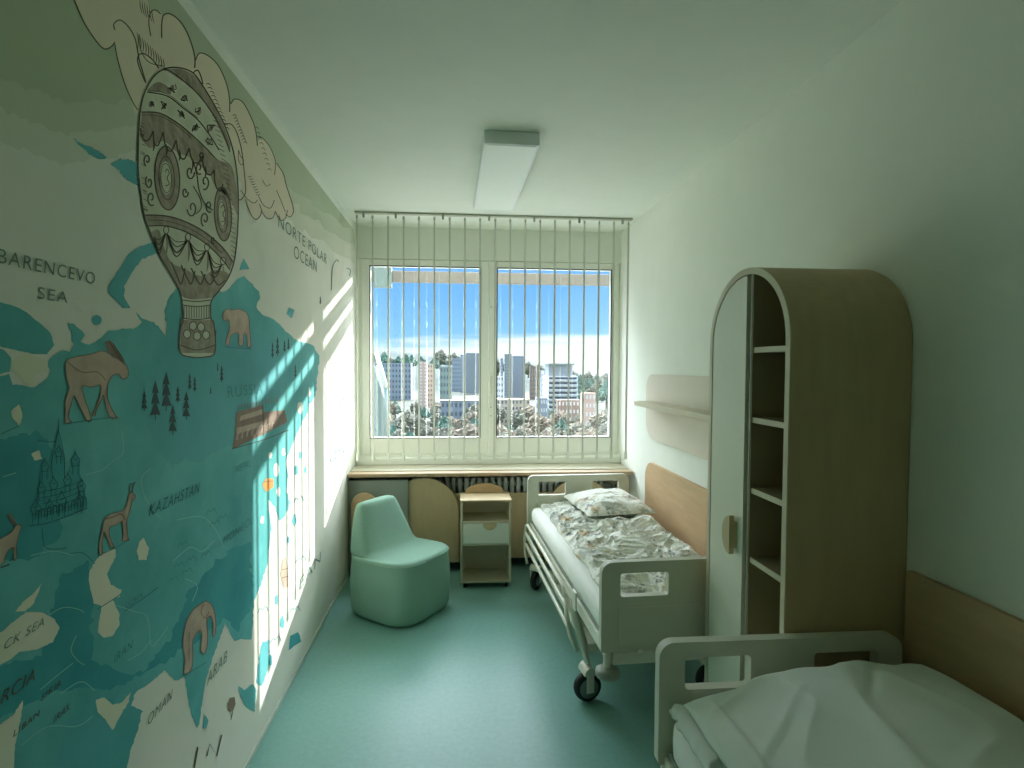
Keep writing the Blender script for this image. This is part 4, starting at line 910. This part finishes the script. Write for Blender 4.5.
# <<<mural
# >>>outside
# ------------------------------------------------------------------ the town outside
GZ = -24.0
def matO(name, c, *a, **k):
    return mat(name, tuple(v*1.0 for v in c), *a, **k)
MO = dict(
    ground=matO('winter_ground', (72, 76, 66), .9, var=.25, vscale=.05),
    hill=matO('wooded_hill', (58, 70, 66), .95, var=.35, vscale=.03),
    tree=matO('bare_tree', (112, 112, 98), .95, var=.35, vscale=.8), treeb=matO('brown_tree', (126, 116, 100), .95, var=.35, vscale=.8), treeg=matO('evergreen_tree', (78, 106, 92), .95, var=.35, vscale=.8),
    trunk=matO('tree_trunk', (90, 80, 66), .9),
    grey=matO('grey_facade', (150, 160, 168), .8, var=.08, vscale=.1), blue=matO('blue_grey_facade', (150, 158, 160), .8, var=.06, vscale=.1), beige=matO('beige_facade', (206, 192, 170), .8, var=.05, vscale=.1),
    white=matO('white_facade', (226, 228, 226), .7, var=.04, vscale=.1), pink=matO('pinkish_facade', (206, 176, 158), .8, var=.05, vscale=.1), brown=matO('brown_facade', (150, 132, 118), .8, var=.05, vscale=.1), green=matO('green_grey_facade', (140, 158, 150), .8, var=.05, vscale=.1),
    win=matO('dark_window', (70, 84, 98), .3, var=.1, vscale=1), road=matO('asphalt_road', (176, 178, 174), .9, var=.05, vscale=.3),
    teal=matO('pale_teal_panel', (112, 134, 130), .5), paving=matO('pale_paving', (190, 190, 176), .8, var=.1, vscale=.5),
)
def out(x, D, y=367): return at(x, y, 1, D)
gm = MB().grid(lambda u, v: Vector((-260+900*u, 40+900*v, GZ+1.2*noise.noise(Vector((u*9, v*9, 0))))), 40, 40)
g_ = gm.build('ground', MO['ground']); g_['kind'] = 'structure'
cy = MB().box((-60, 8, GZ-1), (90, 118, GZ+1.3)).build('ground', mat('daylight_bounce_slab', (150, 146, 142), .9, var=.06, vscale=.3)); cy['kind'] = 'structure'  # pale slab out of view, added to bounce daylight onto the ceiling
def hillz(x, D):
    px = 459+F*x/D
    sky = 16 if px < 400 else (16-(px-400)*.06 if px < 520 else 9-(px-520)*.22)
    return 1.75+sky*D/F
hm = MB().grid(lambda u, v: (lambda X, D: Vector((X, D, GZ+(hillz(X, D)-GZ)*min(1, v*1.25)**1.3*(1-.12*abs(noise.noise(Vector((X*.01, D*.01, 2))))))))(-420+1300*u, 560+420*v), 70, 24)
h_ = hm.build('hillside', MO['hill']); h_['kind'] = 'structure'
FOOT = []
def building(label, px0, px1, pyt, D, m, depth=None, floors=6, cols=5, style='windows', roof=None, name='apartment_building', wm='win', py0=None):
    a = out(px0, D); b = out(px1, D); zt = at((px0+px1)/2, pyt, 1, D).z; w = b.x-a.x; h = zt-GZ; dp = depth or w*.4
    t = thing(name, label, 'building', ((a.x+b.x)/2, D, GZ)); FOOT.append((a.x, b.x, D, D+dp))
    MB().box((-w/2, 0, 0), (w/2, dp, h)).build('wall', MO[m], t)
    if roof: MB().box((-w/2-.02*w, -.02*w, h), (w/2+.02*w, dp, h+.03*h)).build('roof', MO[roof], t)
    fh = h/floors
    for k in range(floors):
        z0 = k*fh+fh*.3; z1 = z0+fh*.45
        wmb = MB()
        if style == 'bands': wmb.box((-w*.46, -.12, z0), (w*.46, .05, z1))
        else:
            for c in range(cols):
                x = -w/2+w*(c+.28)/cols; wmb.box((x, -.12, z0), (x+w*.44/cols, .05, z1))
        if z1 < h: wmb.build('window_row', MO[wm], t)
        if style == 'bands': MB().box((-w*.5, -.8, z0-fh*.28), (w*.5, .0, z0-fh*.05)).build('balcony', MO['white'], t)
    return t
building('slim pinkish tower block with white window columns seen through the left pane', 419, 427.5, 361.5, 330, 'pink', floors=14, cols=2, wm='white')
building('beige block right beside the slim pinkish tower', 427.5, 435, 364, 345, 'beige', floors=9, cols=3)
building('dark green-grey flat-roofed block near the middle of the left pane', 440, 452, 366.5, 380, 'green', floors=5, cols=4, roof='white')
building('long grey low block at the left edge of the view behind trees', 372, 411, 363, 420, 'grey', floors=7, cols=12)
building('tall blue-grey tower block against the mullion in the left pane', 466, 480, 353, 520, 'blue', floors=16, cols=6)
building('narrower stepped tower left of the tall block by the mullion', 460.5, 466, 354.5, 540, 'grey', floors=14, cols=3)
building('grey block on the hill between flat roof and tall tower', 452, 461, 358.5, 560, 'grey', floors=8, cols=5)
building('tall grey tower with stepped top in the left of the right pane', 504.5, 512, 354, 430, 'blue', floors=15, cols=3)
building('wide blue-grey slab block joined right of the stepped tower', 512, 523.5, 356, 436, 'grey', floors=15, cols=5)
building('thin slab block left of the stepped tower in the right pane', 500, 503, 358, 470, 'grey', floors=12, cols=2)
building('low white house beside the mullion in the right pane', 491, 503.5, 376, 360, 'white', floors=5, cols=5)
building('small brown block with a hipped top in middle of the right pane', 530, 539, 366, 420, 'brown', floors=8, cols=4)
building('purplish-grey block just left of the white banded offices', 541, 548.5, 370, 318, 'grey', floors=8, cols=2, wm='white')
ob = building('white office block with blue window bands and set-back top', 548, 578, 376, 290, 'white', floors=8, style='bands', name='office_building', depth=16)
wp = out(575, 290).x-out(548, 290).x
MB().box((-wp*.52, 2, at(560, 376, 1, 290).z-GZ), (wp*.38, 12, at(560, 365, 1, 290).z-GZ)).build('penthouse', MO['blue'], ob)
MB().box((-wp*.56, 1.2, at(560, 365, 1, 290).z-GZ), (wp*.44, 13, at(560, 363.5, 1, 290).z-GZ)).build('roof_slab', MO['green'], ob)
building('pinkish low apartment block at right beneath the hillside', 582, 596, 393, 200, 'pink', floors=5, cols=4, wm='white')
building('low white-striped block below the banded offices', 536, 548, 398, 190, 'grey', floors=5, cols=5, wm='white')
building('low beige block with flat roof below the tall towers', 497, 530, 399, 240, 'beige', floors=4, cols=9)
building('long low pale building along the road in the left pane', 441, 480, 401, 230, 'grey', floors=3, cols=9, roof='paving')
building('low grey block with small windows under the brown block', 558, 580, 400, 215, 'brown', floors=4, cols=6, wm='white')
# roofs far left, pale panel and rails of the neighbouring balcony
nb = thing('balcony_rail', 'pale teal panelled balcony rail of neighbouring wing outside the left window', 'railing', (out(381, 12).x, 12, -.2))
def loc(x, y, D=12): p = at(x, y, 1, D); return (p.x-nb.location.x, D-12, p.z+.2)
a, b, c, d = loc(370.5, 436), loc(386, 436), loc(386, 402), loc(370.5, 350)
MB().prism([(a[0], a[2]-.9), (b[0], b[2]-.9), (b[0]+.02, c[2]-.15), (loc(374, 362)[0], loc(374, 362)[2]-.1), (a[0], d[2]-.2)], [], basis((0, .05, 0), (1, 0, 0), (0, 0, 1), (0, 1, 0)), .04).build('panel', MO['teal'], nb)
MB().tube([loc(376, 352), loc(386.5, 388)], .045, 8).build('rail', M['white'], nb)
MB().tube([loc(377, 366), loc(385.5, 398)], .03, 8).build('rail', M['white'], nb)
MB().tube([loc(386, 388), loc(386, 440)], .04, 8).build('post', MO['teal'], nb)
rd = MB(); r0 = [(out(420, 170).x, 170), (out(500, 200).x, 200), (out(620, 190).x, 190)]
for i in range(2):
    (xa, ya), (xb, yb) = r0[i], r0[i+1]; rd.add([(xa, ya-3, GZ+1.4), (xb, yb-3, GZ+1.4), (xb, yb+3, GZ+1.4), (xa, ya+3, GZ+1.4)], [(0, 1, 2, 3)])
rd_ = rd.build('road', MO['road']); rd_['kind'] = 'structure'
def tree_mesh(m, seed, kind):
    t = thing('tree', None, None)
    c = MB(); bm = bmesh.new(); bmesh.ops.create_icosphere(bm, subdivisions=4, radius=1)
    for v in bm.verts:
        n1_ = noise.noise(v.co*1.6+Vector((seed, 0, 0))); n2_ = noise.noise(v.co*5+Vector((0, seed, 0)))
        n3_ = noise.noise(v.co*11+Vector((seed, seed, 0)))
        v.co *= 1+.35*n1_+.26*n2_+.24*n3_
        if kind == 'fir': v.co.x *= .55*(1.3-v.co.z*.8); v.co.y *= .55*(1.3-v.co.z*.8)
    c.add([tuple(v.co) for v in bm.verts], [tuple(q.index for q in f.verts) for f in bm.faces], 0, False); bm.free()
    c.build('crown', MO[m], t, loc=(0, 0, 1.7)); MB().tube([(0, 0, 0), (.02, 0, .8), (0, .02, 1.6)], .1, 7, rr=[.13, .1, .07]).build('trunk', MO['trunk'], t)
    return t
protos = [tree_mesh('tree', 1, 'r'), tree_mesh('treeb', 4, 'r'), tree_mesh('treeg', 9, 'fir')]
used = [0, 0, 0]
LBL = ['bare olive-grey tree among the houses below the window', 'leafless brown tree among the houses below the window', 'dark evergreen tree among the houses below the window']
GRP = ['olive-grey trees in the town', 'brown trees in the town', 'evergreen trees in the town']
SPOTS = []
def put_tree(k, x, y, z, s):
    for _ in range(30):
        if all(math.hypot(x-a, y-b) > (s+c)*1.4 for a, b, c in SPOTS) and not any(a-s*1.6 < x < b+s*1.6 and c-s*1.6 < y < d+s*1.6 for a, b, c, d in FOOT): break
        D2 = max(125, y+R2.uniform(-1, 1)*s*5); x = x*D2/y; y = D2
    else: return
    SPOTS.append((x, y, s))
    t = protos[k] if not used[k] else copy_tree(protos[k]); used[k] = 1
    t.location = (x, y, z); t.scale = (s*random.uniform(.85, 1.2), s*random.uniform(.85, 1.2), s); t.rotation_euler = (0, 0, random.uniform(0, 6.28)); tag(t, LBL[k], 'tree', GRP[k])
R2 = random.Random(5)
for i in range(34):                                   # tops along the far ridge
    px = 368+i*7.3+R2.uniform(-2, 2); D = R2.uniform(600, 700); X = out(px, D).x
    put_tree(2 if R2.random() < .7 else 0, X, D, hillz(X, D)-19-R2.uniform(0, 5), R2.uniform(5, 8))
for i in range(150):                                   # tree belts between the blocks
    px = R2.uniform(372, 616); D = R2.choice([130, 140, 150, 165, 180, 210, 260]); X = out(px, D).x
    put_tree(R2.choice([0, 1, 1, 0, 2]) if px > 490 else R2.choice([0, 0, 2, 1]), X, D, GZ+.6, R2.uniform(2.0, 3.4))
for i in range(16):
    px = R2.uniform(566, 616); D = R2.uniform(330, 500); X = out(px, D).x
    put_tree(R2.choice([0, 2]), X, D, GZ, R2.uniform(5, 7.5))
# <<<outside
